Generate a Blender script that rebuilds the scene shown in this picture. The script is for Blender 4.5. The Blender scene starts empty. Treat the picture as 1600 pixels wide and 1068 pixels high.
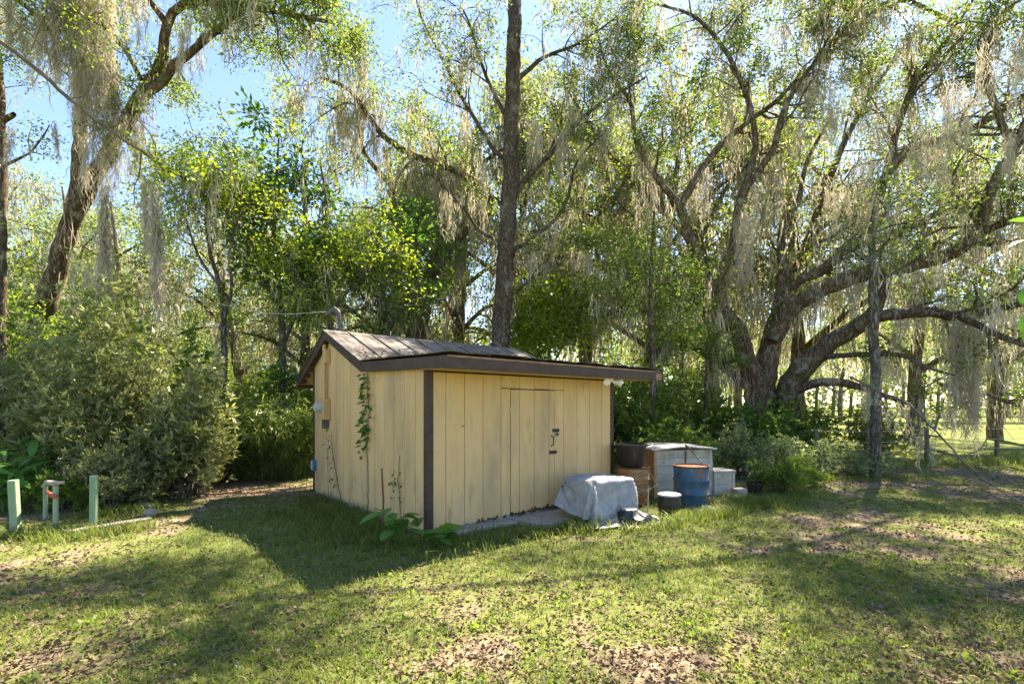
import bpy, bmesh, math, random
import numpy as np
from mathutils import Vector

# ---------------------------------------------------------------- camera, sky, sun, exposure
scene = bpy.context.scene
COL = scene.collection
FPX, HOR, EYE = 773.0, 635.0, 1.6          # focal length in photo pixels, horizon row, eye height

cam_d = bpy.data.cameras.new('camera')
cam_d.sensor_width = 36.0
cam_d.lens = FPX / 1600.0 * 36.0
cam_d.shift_y = (HOR - 534.0) / 1600.0
cam_d.clip_start = 0.05
cam_d.clip_end = 3000.0
cam = bpy.data.objects.new('camera', cam_d)
cam.location = (0, 0, EYE)
cam.rotation_euler = (math.radians(90), 0, 0)
COL.objects.link(cam)
scene.camera = cam

SUN_AZ, SUN_EL = math.radians(37.0), math.radians(54.0)   # azimuth clockwise from +Y
world = bpy.data.worlds.new('World')
scene.world = world
world.use_nodes = True
wn = world.node_tree
bg = wn.nodes['Background']
sky = wn.nodes.new('ShaderNodeTexSky')
sky.sky_type = 'NISHITA'
sky.sun_disc = False
sky.sun_elevation = SUN_EL
sky.sun_rotation = SUN_AZ
sky.air_density = 1.0
sky.dust_density = 0.25
sky.ozone_density = 5.5
wn.links.new(sky.outputs[0], bg.inputs[0])
bg.inputs[1].default_value = 0.073

sun_d = bpy.data.lights.new('sun', 'SUN')
sun_d.energy = 5.0
sun_d.angle = math.radians(0.53)
sun_d.color = (1.0, 0.93, 0.80)
sun = bpy.data.objects.new('sun', sun_d)
to_sun = Vector((math.sin(SUN_AZ) * math.cos(SUN_EL), math.cos(SUN_AZ) * math.cos(SUN_EL), math.sin(SUN_EL)))
sun.rotation_euler = to_sun.to_track_quat('Z', 'Y').to_euler()
sun.location = (10, 14, 30)
COL.objects.link(sun)

vs = scene.view_settings
vs.view_transform = 'Standard'
vs.look = 'None'
vs.exposure = 2.45
vs.use_white_balance = True          # the photograph is balanced for the shade
vs.white_balance_temperature = 7300
vs.white_balance_tint = 15
vs.gamma = 1.0
vs.use_curve_mapping = False
scene.cycles.max_bounces = 6
scene.cycles.diffuse_bounces = 3
scene.cycles.glossy_bounces = 2
scene.cycles.transmission_bounces = 4
scene.cycles.transparent_max_bounces = 6
scene.cycles.caustics_reflective = False
scene.cycles.caustics_refractive = False
scene.cycles.use_denoising = True

rng = np.random.default_rng(11)
random.seed(5)
PI = math.pi


def at(x, y, d):
    """photo pixel + distance -> point in the place"""
    return np.array([(x - 800.0) / FPX * d, d, EYE + (HOR - y) / FPX * d])


def gp(x, y):
    d = FPX * EYE / (y - HOR)
    return np.array([(x - 800.0) / FPX * d, d, 0.0])


# ---------------------------------------------------------------- noise
_lat = np.random.default_rng(3).random((256, 256))


def vnoise(x, y, s=1.0, o=0):
    x = np.asarray(x, float) / s + 37.3 * o + 1000
    y = np.asarray(y, float) / s + 17.9 * o + 1000
    xi = np.floor(x).astype(int); yi = np.floor(y).astype(int)
    fx = x - xi; fy = y - yi
    fx = fx * fx * (3 - 2 * fx); fy = fy * fy * (3 - 2 * fy)
    a = _lat[xi % 256, yi % 256]; b = _lat[(xi + 1) % 256, yi % 256]
    c = _lat[xi % 256, (yi + 1) % 256]; d = _lat[(xi + 1) % 256, (yi + 1) % 256]
    return (a * (1 - fx) + b * fx) * (1 - fy) + (c * (1 - fx) + d * fx) * fy


def fbm(x, y, s, o=0):
    return (vnoise(x, y, s, o) * 0.55 + vnoise(x, y, s * 0.45, o + 1) * 0.3 + vnoise(x, y, s * 0.2, o + 2) * 0.15)


# ---------------------------------------------------------------- materials
MATS = {}


def new_mat(name):
    m = bpy.data.materials.new(name)
    m.use_nodes = True
    nt = m.node_tree
    for n in list(nt.nodes):
        nt.nodes.remove(n)
    out = nt.nodes.new('ShaderNodeOutputMaterial')
    MATS[name] = m
    return m, nt, out


def N(nt, typ, **kw):
    n = nt.nodes.new(typ)
    for k, v in kw.items():
        if k in n.inputs:
            n.inputs[k].default_value = v
        else:
            setattr(n, k, v)
    return n


def ramp(nt, stops, fac=None, interp='LINEAR'):
    r = nt.nodes.new('ShaderNodeValToRGB')
    cr = r.color_ramp
    cr.interpolation = interp
    while len(cr.elements) < len(stops):
        cr.elements.new(0.5)
    for e, (p, c) in zip(cr.elements, stops):
        e.position = p
        e.color = (c[0], c[1], c[2], 1) if not isinstance(c, (int, float)) else (c, c, c, 1)
    if fac is not None:
        nt.links.new(fac, r.inputs[0])
    return r


def coords(nt, scale=(1, 1, 1), kind='Object'):
    tc = nt.nodes.new('ShaderNodeTexCoord')
    mp = nt.nodes.new('ShaderNodeMapping')
    mp.inputs['Scale'].default_value = scale
    nt.links.new(tc.outputs[kind], mp.inputs[0])
    return mp.outputs[0]


def mix(nt, fac, a, b, mode='MIX'):
    m = nt.nodes.new('ShaderNodeMix')
    m.data_type = 'RGBA'
    m.blend_type = mode
    for s, v in ((0, fac), (6, a), (7, b)):
        if hasattr(v, 'is_output'):
            nt.links.new(v, m.inputs[s])
        elif s == 0:
            m.inputs[0].default_value = v
        else:
            m.inputs[s].default_value = (v[0], v[1], v[2], 1)
    return m.outputs[2]


def surf(name, stops, scale=6.0, rough=0.8, stretch=(1, 1, 1), bump=0.3, bscale=40.0, bdist=0.01,
         patch=None, metallic=0.0, kind='Object', detail=8.0, spec=0.3):
    """noise-ramp surface with fine relief; patch = (colour, scale, threshold, softness) for stains, rust, lichen"""
    m, nt, out = new_mat(name)
    p = N(nt, 'ShaderNodeBsdfPrincipled', Roughness=rough, Metallic=metallic)
    p.inputs['Specular IOR Level'].default_value = spec
    v = coords(nt, stretch, kind)
    n = N(nt, 'ShaderNodeTexNoise', Scale=scale, Detail=detail, Roughness=0.62)
    nt.links.new(v, n.inputs['Vector'])
    col = ramp(nt, stops, n.outputs[0]).outputs[0]
    for pt in (patch or []):
        pc, ps, th, so = pt
        n2 = N(nt, 'ShaderNodeTexNoise', Scale=ps, Detail=7.0, Roughness=0.65)
        nt.links.new(v, n2.inputs['Vector'])
        f = ramp(nt, [(th, 0.0), (min(0.99, th + so), 1.0)], n2.outputs[0]).outputs[0]
        col = mix(nt, f, col, pc)
    nt.links.new(col, p.inputs['Base Color'])
    if bump:
        n3 = N(nt, 'ShaderNodeTexNoise', Scale=bscale, Detail=6.0, Roughness=0.6)
        nt.links.new(v, n3.inputs['Vector'])
        b = N(nt, 'ShaderNodeBump', Strength=bump, Distance=bdist)
        nt.links.new(n3.outputs[0], b.inputs['Height'])
        nt.links.new(b.outputs[0], p.inputs['Normal'])
    nt.links.new(p.outputs[0], out.inputs[0])
    return m


def leafmat(name, stops, trans=0.4, rough=0.5, tint=(1.35, 1.45, 0.6), spec=0.3):
    """each leaf takes its own tone; light passes through the blade"""
    k = 1.0 if name in ("litter_leaf", "grass_blade") else (1.2 if name.startswith("moss") else 1.45)
    stops = [(p_, tuple(min(.8, v_ * k) for v_ in c_)) for p_, c_ in stops]
    m, nt, out = new_mat(name)
    g = nt.nodes.new('ShaderNodeNewGeometry')
    nz = N(nt, 'ShaderNodeTexNoise', Scale=1.3, Detail=3.0)
    nt.links.new(coords(nt), nz.inputs['Vector'])
    m1 = N(nt, 'ShaderNodeMath', operation='MULTIPLY_ADD')
    nt.links.new(nz.outputs[0], m1.inputs[0]); m1.inputs[1].default_value = 1.5; m1.inputs[2].default_value = -0.5
    m2 = N(nt, 'ShaderNodeMix')
    m2.inputs[0].default_value = 0.45
    nt.links.new(g.outputs['Random Per Island'], m2.inputs[2]); nt.links.new(m1.outputs[0], m2.inputs[3])
    c = ramp(nt, stops, m2.outputs[0]).outputs[0]
    p = N(nt, 'ShaderNodeBsdfPrincipled', Roughness=rough)
    p.inputs['Specular IOR Level'].default_value = spec
    nt.links.new(c, p.inputs['Base Color'])
    t = nt.nodes.new('ShaderNodeBsdfTranslucent')
    tc = mix(nt, 1.0, c, tint, 'MULTIPLY')
    nt.links.new(tc, t.inputs[0])
    ms = N(nt, 'ShaderNodeMixShader')
    ms.inputs[0].default_value = trans
    nt.links.new(p.outputs[0], ms.inputs[1])
    nt.links.new(t.outputs[0], ms.inputs[2])
    nt.links.new(ms.outputs[0], out.inputs[0])
    return m


def barkmat(name, c0, c1, lichen, moss=None, scale=5.0, zs=0.22, bump=0.9):
    m, nt, out = new_mat(name)
    p = N(nt, 'ShaderNodeBsdfPrincipled', Roughness=0.95)
    p.inputs['Specular IOR Level'].default_value = 0.1
    v = coords(nt, (1, 1, zs), 'Object')
    vor = N(nt, 'ShaderNodeTexVoronoi', Scale=scale * 3.2, feature='DISTANCE_TO_EDGE')
    n = N(nt, 'ShaderNodeTexNoise', Scale=scale, Detail=9.0, Roughness=0.7)
    nt.links.new(v, n.inputs['Vector'])
    wv = mix(nt, 0.25, v, n.outputs[1])
    nt.links.new(wv, vor.inputs['Vector'])
    crack = ramp(nt, [(0.0, 0.0), (0.22, 1.0)], vor.outputs[0]).outputs[0]
    base = ramp(nt, [(0.3, c0), (0.7, c1)], n.outputs[0]).outputs[0]
    base = mix(nt, crack, tuple(x * 0.45 for x in c0), base)
    v2 = coords(nt, (1, 1, 1), 'Object')
    n2 = N(nt, 'ShaderNodeTexNoise', Scale=1.7, Detail=8.0, Roughness=0.7)
    nt.links.new(v2, n2.inputs['Vector'])
    f = ramp(nt, [(0.52, 0.0), (0.64, 0.8)], n2.outputs[0]).outputs[0]
    base = mix(nt, f, base, lichen)
    if moss:
        n4 = N(nt, 'ShaderNodeTexNoise', Scale=2.6, Detail=8.0, Roughness=0.7)
        nt.links.new(v2, n4.inputs['Vector'])
        f4 = ramp(nt, [(0.54, 0.0), (0.66, 0.85)], n4.outputs[0]).outputs[0]
        base = mix(nt, f4, base, moss)
    nt.links.new(base, p.inputs['Base Color'])
    hn = mix(nt, 0.5, crack, n.outputs[0])
    b = N(nt, 'ShaderNodeBump', Strength=bump, Distance=0.04)
    nt.links.new(hn, b.inputs['Height'])
    nt.links.new(b.outputs[0], p.inputs['Normal'])
    nt.links.new(p.outputs[0], out.inputs[0])
    return m


# paint, wood, metal, stone
YEL = [(0.30, (0.57, 0.37, 0.165)), (0.55, (0.66, 0.44, 0.205)), (0.8, (0.71, 0.495, 0.255))]
surf('yellow_paint', YEL, scale=3.0, rough=0.6, stretch=(1, 1, 0.25), bump=0.25, bscale=70, bdist=0.003,
     patch=[((0.44, 0.305, 0.16), 1.6, 0.50, 0.20), ((0.40, 0.28, 0.145), 5.0, 0.58, 0.14), ((0.30, 0.215, 0.12), 14.0, 0.67, 0.08), ((0.22, 0.16, 0.09), 30.0, 0.70, 0.05)])
surf('yellow_box_paint', [(0.3, (0.47, 0.31, 0.14)), (0.7, (0.54, 0.37, 0.18))], scale=8, rough=0.5, bump=0.1)
surf('dark_gap', [(0.3, (0.05, 0.035, 0.02)), (0.7, (0.09, 0.065, 0.04))], scale=9, rough=0.95)
surf('brown_paint', [(0.3, (0.045, 0.026, 0.018)), (0.7, (0.085, 0.05, 0.036))], scale=5, rough=0.6, stretch=(1, 1, 1), bump=0.3, bscale=60,
     bdist=0.003, patch=[((0.17, 0.11, 0.075), 7, 0.66, 0.1)])
surf('raw_wood', [(0.3, (0.16, 0.09, 0.05)), (0.7, (0.34, 0.22, 0.13))], scale=7, stretch=(1, 4, 4), rough=0.9)
surf('rotten_wood', [(0.3, (0.05, 0.03, 0.018)), (0.7, (0.16, 0.10, 0.06))], scale=20, rough=1.0)
surf('roof_metal', [(0.25, (0.085, 0.075, 0.065)), (0.5, (0.16, 0.145, 0.13)), (0.75, (0.28, 0.265, 0.25))], scale=4, stretch=(3, 0.6, 1), rough=0.55,
     metallic=0.1, bump=0.3, bscale=30, patch=[((0.09, 0.065, 0.045), 5, 0.50, 0.12), ((0.2, 0.12, 0.07), 9, 0.58, 0.1)])
surf('roof_felt', [(0.3, (0.055, 0.045, 0.038)), (0.7, (0.20, 0.16, 0.13))], scale=9, rough=1.0, bump=0.8, bscale=25, bdist=0.02)
surf('concrete', [(0.3, (0.24, 0.21, 0.17)), (0.7, (0.44, 0.40, 0.33))], scale=7, rough=0.95, bump=0.5, bscale=35,
     patch=[((0.13, 0.11, 0.07), 3.5, 0.55, 0.15)])
surf('pale_stone', [(0.3, (0.20, 0.175, 0.135)), (0.7, (0.40, 0.36, 0.29))], scale=9, rough=0.9, bump=0.5, bscale=30)
surf('black_iron', [(0.3, (0.012, 0.012, 0.012)), (0.7, (0.035, 0.033, 0.03))], scale=15, rough=0.5)
surf('grey_plastic', [(0.3, (0.36, 0.38, 0.39)), (0.7, (0.50, 0.52, 0.53))], scale=10, rough=0.35, bump=0.05)
surf('galvanised', [(0.3, (0.06, 0.065, 0.06)), (0.7, (0.12, 0.125, 0.12))], scale=12, rough=0.6, metallic=0.2, bump=0.1)
surf('white_glass', [(0.3, (0.66, 0.62, 0.55)), (0.7, (0.80, 0.77, 0.70))], scale=6, rough=0.2, bump=0.0, spec=0.5)
surf('blue_paint', [(0.3, (0.02, 0.10, 0.24)), (0.7, (0.05, 0.17, 0.34))], scale=9, rough=0.5)
surf('rust', [(0.25, (0.065, 0.03, 0.016)), (0.55, (0.17, 0.08, 0.04)), (0.8, (0.28, 0.17, 0.105))], scale=9, rough=0.95, bump=0.6, bscale=40, bdist=0.006)
surf('drum_blue', [(0.3, (0.016, 0.062, 0.115)), (0.55, (0.030, 0.095, 0.15)), (0.75, (0.07, 0.13, 0.15))], scale=3.5, rough=0.5, bump=0.2, bscale=30, bdist=0.004,
     stretch=(1, 1, 0.6), patch=[((0.20, 0.22, 0.13), 2.6, 0.48, 0.16), ((0.22, 0.09, 0.04), 8.0, 0.57, 0.06)])
surf('drum_rust', [(0.25, (0.13, 0.06, 0.025)), (0.5, (0.28, 0.16, 0.075)), (0.75, (0.42, 0.30, 0.16))], scale=5, stretch=(1, 1, 1.6), rough=0.9, bump=0.5, bscale=25,
     bdist=0.006, patch=[((0.33, 0.10, 0.022), 3.3, 0.50, 0.1), ((0.45, 0.42, 0.25), 7.0, 0.58, 0.08)])
surf('black_plastic', [(0.3, (0.012, 0.011, 0.010)), (0.7, (0.045, 0.035, 0.028))], scale=5, rough=0.45, stretch=(3, 3, 0.5), bump=0.1,
     patch=[((0.10, 0.07, 0.045), 5, 0.62, 0.15)])
surf('dusty_lid', [(0.3, (0.30, 0.28, 0.25)), (0.7, (0.52, 0.50, 0.46))], scale=10, rough=0.8, patch=[((0.12, 0.10, 0.08), 5, 0.6, 0.12)])
surf('grey_white_paint', [(0.3, (0.33, 0.31, 0.26)), (0.7, (0.48, 0.46, 0.40))], scale=6, rough=0.75, bump=0.25, bscale=40, bdist=0.004,
     patch=[((0.27, 0.21, 0.13), 3.5, 0.52, 0.15), ((0.16, 0.12, 0.07), 12, 0.60, 0.08)])
surf('tan_panel', [(0.3, (0.36, 0.22, 0.10)), (0.7, (0.56, 0.38, 0.19))], scale=5, rough=0.85, stretch=(1, 1, 0.4), patch=[((0.22, 0.12, 0.05), 4, 0.58, 0.15)])
surf('cloth_grey', [(0.3, (0.22, 0.225, 0.235)), (0.55, (0.34, 0.345, 0.355)), (0.75, (0.43, 0.435, 0.445))], scale=5, rough=0.95, bump=0.35, bscale=120, bdist=0.004,
     patch=[((0.27, 0.24, 0.20), 4.5, 0.57, 0.12)])
surf('cloth_blue', [(0.3, (0.06, 0.085, 0.17)), (0.7, (0.11, 0.14, 0.25))], scale=12, rough=0.95, bump=0.3, bscale=120, bdist=0.004)
surf('bag_black', [(0.3, (0.008, 0.014, 0.016)), (0.7, (0.02, 0.032, 0.036))], scale=8, rough=0.38, bump=0.25, bscale=30, bdist=0.01, spec=0.45)
surf('green_post_paint', [(0.3, (0.17, 0.27, 0.16)), (0.7, (0.28, 0.40, 0.25))], scale=8, stretch=(1, 1, 0.3), rough=0.75, bump=0.35, bscale=40, bdist=0.004,
     patch=[((0.30, 0.34, 0.22), 5, 0.50, 0.12), ((0.13, 0.14, 0.08), 9, 0.60, 0.1)])
surf('red_valve', [(0.3, (0.30, 0.06, 0.03)), (0.7, (0.42, 0.11, 0.05))], scale=15, rough=0.7)
surf('wire_black', [(0.3, (0.03, 0.03, 0.03)), (0.7, (0.08, 0.08, 0.075))], scale=8, rough=0.7)
surf('wire_pale', [(0.3, (0.25, 0.24, 0.22)), (0.7, (0.40, 0.39, 0.36))], scale=8, rough=0.7)
surf('fence_wood', [(0.3, (0.09, 0.075, 0.06)), (0.7, (0.20, 0.17, 0.13))], scale=5, stretch=(1, 1, 0.2), rough=0.95)
surf('dead_wood', [(0.3, (0.075, 0.06, 0.045)), (0.7, (0.20, 0.165, 0.13))], scale=8, rough=0.95, bump=0.4)

# bark
barkmat('bark_oak', (0.14, 0.098, 0.066), (0.28, 0.21, 0.15), (0.38, 0.35, 0.285), moss=(0.105, 0.125, 0.04))
barkmat('bark_pine', (0.12, 0.092, 0.07), (0.25, 0.20, 0.155), (0.31, 0.27, 0.22), scale=7, zs=0.35)
barkmat('bark_grey', (0.14, 0.12, 0.095), (0.28, 0.25, 0.205), (0.36, 0.34, 0.29), moss=(0.10, 0.12, 0.05), scale=6)

# foliage
G1, G2, G3 = (1.9, 1.9, 0.7), (1.6, 1.65, 0.6), (1.3, 1.35, 0.9)
leafmat('leaf_oak', [(0.0, (0.030, 0.055, 0.018)), (0.4, (0.065, 0.100, 0.030)), (0.75, (0.120, 0.145, 0.040)), (1.0, (0.23, 0.21, 0.06))], trans=0.5, tint=G1)
leafmat('leaf_left_oak', [(0.0, (0.040, 0.075, 0.020)), (0.5, (0.09, 0.135, 0.032)), (1.0, (0.21, 0.22, 0.05))], trans=0.52, tint=G1)
leafmat('leaf_magnolia', [(0.0, (0.025, 0.062, 0.014)), (0.6, (0.055, 0.120, 0.024)), (0.93, (0.12, 0.20, 0.03)), (1.0, (0.38, 0.28, 0.035))], trans=0.45, rough=0.35, spec=0.5, tint=G1)
leafmat('leaf_yellow_green', [(0.0, (0.075, 0.13, 0.022)), (0.5, (0.16, 0.21, 0.03)), (1.0, (0.34, 0.31, 0.04))], trans=0.55, tint=G2)
leafmat('leaf_bright', [(0.0, (0.055, 0.095, 0.020)), (0.6, (0.105, 0.16, 0.032)), (1.0, (0.20, 0.24, 0.05))], trans=0.55, tint=G2)
leafmat('leaf_pittosporum', [(0.0, (0.075, 0.092, 0.036)), (0.5, (0.165, 0.185, 0.075)), (0.85, (0.28, 0.28, 0.13)), (1.0, (0.42, 0.36, 0.20))], trans=0.42, rough=0.42, spec=0.5, tint=G3)
leafmat('leaf_bamboo', [(0.0, (0.055, 0.088, 0.028)), (0.55, (0.125, 0.165, 0.052)), (0.9, (0.22, 0.24, 0.09)), (1.0, (0.36, 0.31, 0.16))], trans=0.45, rough=0.42, tint=G2)
leafmat('leaf_silver', [(0.0, (0.07, 0.10, 0.045)), (0.5, (0.14, 0.18, 0.085)), (1.0, (0.28, 0.31, 0.18))], trans=0.4, rough=0.5, tint=G3)
leafmat('leaf_under', [(0.0, (0.05, 0.085, 0.022)), (0.5, (0.105, 0.155, 0.038)), (1.0, (0.22, 0.25, 0.06))], trans=0.52, tint=G2)
leafmat('leaf_plant', [(0.0, (0.05, 0.13, 0.025)), (1.0, (0.10, 0.21, 0.04))], trans=0.4, rough=0.4, spec=0.4, tint=G2)
leafmat('leaf_far', [(0.0, (0.055, 0.080, 0.032)), (0.5, (0.115, 0.140, 0.055)), (1.0, (0.24, 0.23, 0.095))], trans=0.52, tint=G2)
leafmat('moss_grey', [(0.0, (0.25, 0.235, 0.19)), (0.5, (0.43, 0.41, 0.35)), (1.0, (0.60, 0.575, 0.505))], trans=0.5, rough=0.9, tint=(1.15, 1.08, 0.9), spec=0.05)
leafmat('moss_green', [(0.0, (0.24, 0.225, 0.175)), (0.5, (0.40, 0.38, 0.305)), (1.0, (0.56, 0.535, 0.445))], trans=0.5, rough=0.9, tint=(1.15, 1.1, 0.9), spec=0.05)
leafmat('grass_blade', [(0.0, (0.06, 0.11, 0.020)), (0.35, (0.125, 0.18, 0.032)), (0.65, (0.22, 0.24, 0.055)), (0.85, (0.34, 0.31, 0.12)), (1.0, (0.48, 0.42, 0.22))], trans=0.45, rough=0.5, tint=G3)
leafmat('litter_leaf', [(0.0, (0.07, 0.048, 0.028)), (0.45, (0.17, 0.122, 0.075)), (0.8, (0.32, 0.25, 0.165)), (1.0, (0.52, 0.45, 0.33))], trans=0.12, rough=0.8, tint=(1.1, 0.9, 0.6))


def ground_mat():
    m, nt, out = new_mat('lawn_soil')
    p = N(nt, 'ShaderNodeBsdfPrincipled', Roughness=1.0)
    p.inputs['Specular IOR Level'].default_value = 0.05
    v = coords(nt, (1, 1, 1), 'Object')
    n1 = N(nt, 'ShaderNodeTexNoise', Scale=9.0, Detail=10.0, Roughness=0.75)
    nt.links.new(v, n1.inputs['Vector'])
    soil = ramp(nt, [(0.3, (0.075, 0.055, 0.036)), (0.5, (0.18, 0.138, 0.092)), (0.72, (0.34, 0.275, 0.195))], n1.outputs[0]).outputs[0]
    vor = N(nt, 'ShaderNodeTexVoronoi', Scale=42.0)
    nt.links.new(v, vor.inputs['Vector'])
    soil = mix(nt, 0.30, soil, ramp(nt, [(0.0, 0.15), (0.6, 0.9)], vor.outputs[0]).outputs[0], 'OVERLAY')
    n2 = N(nt, 'ShaderNodeTexNoise', Scale=16.0, Detail=8.0, Roughness=0.7)
    nt.links.new(v, n2.inputs['Vector'])
    grass = ramp(nt, [(0.3, (0.055, 0.085, 0.020)), (0.6, (0.135, 0.165, 0.042)), (0.8, (0.23, 0.23, 0.075))], n2.outputs[0]).outputs[0]
    a = nt.nodes.new('ShaderNodeAttribute')
    a.attribute_name = 'grass'
    n3 = N(nt, 'ShaderNodeTexNoise', Scale=3.0, Detail=9.0, Roughness=0.75)
    nt.links.new(v, n3.inputs['Vector'])
    ad = N(nt, 'ShaderNodeMath', operation='ADD')
    nt.links.new(a.outputs['Fac'], ad.inputs[0])
    nt.links.new(n3.outputs[0], ad.inputs[1])
    f = ramp(nt, [(0.78, 0.0), (1.0, 1.0)], ad.outputs[0])
    sc = N(nt, 'ShaderNodeMath', operation='MULTIPLY')
    nt.links.new(f.outputs[0], sc.inputs[0]); sc.inputs[1].default_value = 0.9
    col = mix(nt, sc.outputs[0], soil, grass)
    nt.links.new(col, p.inputs['Base Color'])
    b = N(nt, 'ShaderNodeBump', Strength=0.7, Distance=0.03)
    nt.links.new(n1.outputs[0], b.inputs['Height'])
    nt.links.new(b.outputs[0], p.inputs['Normal'])
    nt.links.new(p.outputs[0], out.inputs[0])


ground_mat()


# ---------------------------------------------------------------- mesh helpers
def link(o, parent=None):
    COL.objects.link(o)
    if parent is not None:
        o.parent = parent
    return o


def thing(name, label, cat, loc=(0, 0, 0), rz=0.0, group=None):
    o = bpy.data.objects.new(name, None)
    o.empty_display_size = 0.2
    o.location = loc
    o.rotation_euler = (0, 0, rz)
    tag(o, label, cat, group)
    return link(o)


def tag(o, label=None, cat=None, group=None, kind=None):
    if label: o['label'] = label
    if cat: o['category'] = cat
    if group: o['group'] = group
    if kind: o['kind'] = kind
    return o


def np_mesh(name, V, F, smooth=False):
    """V (n,3), F list of (m,k) int arrays of quads and tris"""
    V = np.asarray(V, np.float32)
    if not isinstance(F, list):
        F = [F]
    F = [np.asarray(f, np.int32) for f in F if len(f)]
    me = bpy.data.meshes.new(name)
    me.vertices.add(len(V))
    me.vertices.foreach_set('co', V.ravel())
    li = np.concatenate([f.ravel() for f in F])
    tot = np.concatenate([np.full(len(f), f.shape[1], np.int32) for f in F])
    start = np.concatenate([[0], np.cumsum(tot)[:-1]]).astype(np.int32)
    me.loops.add(len(li))
    me.loops.foreach_set('vertex_index', li)
    me.polygons.add(len(tot))
    me.polygons.foreach_set('loop_start', start)
    me.polygons.foreach_set('loop_total', tot)
    if smooth:
        me.polygons.foreach_set('use_smooth', np.ones(len(tot), bool))
    me.update(calc_edges=True)
    return me


def np_obj(name, V, F, mat, parent=None, smooth=False, kind=None):
    me = np_mesh(name, V, F, smooth)
    me.materials.append(MATS[mat])
    o = bpy.data.objects.new(name, me)
    if kind:
        o['kind'] = kind
    return link(o, parent)


class MB:
    """collects shapes that become one mesh"""

    def __init__(s):
        s.V = []; s.F = []

    def add(s, V, F):
        b = len(s.V)
        s.V += [tuple(v) for v in V]
        s.F += [tuple(i + b for i in f) for f in F]
        return s

    def box(s, x0, x1, y0, y1, z0, z1):
        V = [(x, y, z) for z in (z0, z1) for y in (y0, y1) for x in (x0, x1)]
        return s.add(V, [(0, 2, 3, 1), (4, 5, 7, 6), (0, 1, 5, 4), (2, 6, 7, 3), (0, 4, 6, 2), (1, 3, 7, 5)])

    def prism(s, poly, a, b, fn):
        """poly of 2-D points swept from a to b; fn(p, w) -> xyz"""
        n = len(poly)
        V = [fn(p, a) for p in poly] + [fn(p, b) for p in poly]
        F = [tuple(range(n))[::-1], tuple(range(n, 2 * n))]
        F += [(i, (i + 1) % n, n + (i + 1) % n, n + i) for i in range(n)]
        return s.add(V, F)

    def tube(s, P, R, k=8, cap=True):
        V, F = tube_np(np.asarray(P, float), np.broadcast_to(np.asarray(R, float), (len(P),)), k)
        F = [tuple(f) for f in F]
        if cap:
            n = len(P)
            F += [tuple(range(k))[::-1], tuple(range((n - 1) * k, n * k))]
        return s.add(V, F)

    def lathe(s, prof, k=32, c=(0, 0, 0), sx=1.0, sy=1.0):
        V = []; F = []
        for (r, z) in prof:
            for i in range(k):
                a = 2 * PI * i / k
                V.append((c[0] + sx * r * math.cos(a), c[1] + sy * r * math.sin(a), c[2] + z))
        for j in range(len(prof) - 1):
            for i in range(k):
                F.append((j * k + i, j * k + (i + 1) % k, (j + 1) * k + (i + 1) % k, (j + 1) * k + i))
        F.append(tuple(range(k))[::-1])
        F.append(tuple(range((len(prof) - 1) * k, len(prof) * k)))
        return s.add(V, F)

    def build(s, name, mat, parent=None, bevel=0.0, smooth=False, loc=None, rz=0.0, kind=None):
        me = bpy.data.meshes.new(name)
        me.from_pydata(s.V, [], s.F)
        bm = bmesh.new(); bm.from_mesh(me)
        bmesh.ops.recalc_face_normals(bm, faces=bm.faces)
        if bevel:
            bmesh.ops.bevel(bm, geom=list(bm.edges), offset=bevel, segments=1, affect='EDGES', clamp_overlap=True)
        bm.to_mesh(me); bm.free()
        if smooth:
            me.polygons.foreach_set('use_smooth', np.ones(len(me.polygons), bool))
            if hasattr(me, 'set_sharp_from_angle'):
                me.set_sharp_from_angle(angle=math.radians(40))
        me.update()
        me.materials.append(MATS[mat])
        o = bpy.data.objects.new(name, me)
        if loc is not None:
            o.location = loc
        o.rotation_euler = (0, 0, rz)
        if kind:
            o['kind'] = kind
        return link(o, parent)


def frames(P):
    T = np.gradient(P, axis=0)
    T /= np.linalg.norm(T, axis=1, keepdims=True) + 1e-9
    ref = np.array([1.0, 0, 0]) if abs(T[0][0]) < 0.8 else np.array([0, 1.0, 0])
    U = np.cross(T, ref)
    U /= np.linalg.norm(U, axis=1, keepdims=True) + 1e-9
    W = np.cross(T, U)
    return T, U, W


def tube_np(P, R, k, rough=0.0):
    T, U, W = frames(P)
    a = np.linspace(0, 2 * PI, k, endpoint=False)
    n = len(P)
    RR = np.repeat(R[:, None], k, 1)
    if rough:
        ph = rng.random() * 10
        s = np.arange(n)[:, None] * 0.55
        RR = RR * (1 + rough * (np.sin(3 * a[None] + 0.35 * s + ph) * 0.6 + np.sin(5 * a[None] - 0.5 * s + 2 * ph) * 0.4
                                + (rng.random((n, k)) - 0.5) * 0.5))
    V = P[:, None] + RR[:, :, None] * (np.cos(a)[None, :, None] * U[:, None] + np.sin(a)[None, :, None] * W[:, None])
    V = V.reshape(-1, 3)
    i = np.arange(n - 1)[:, None] * k
    j = np.arange(k)[None]
    j2 = (j + 1) % k
    F = np.stack([i + j, i + j2, i + k + j2, i + k + j], -1).reshape(-1, 4)
    return V, F


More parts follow.
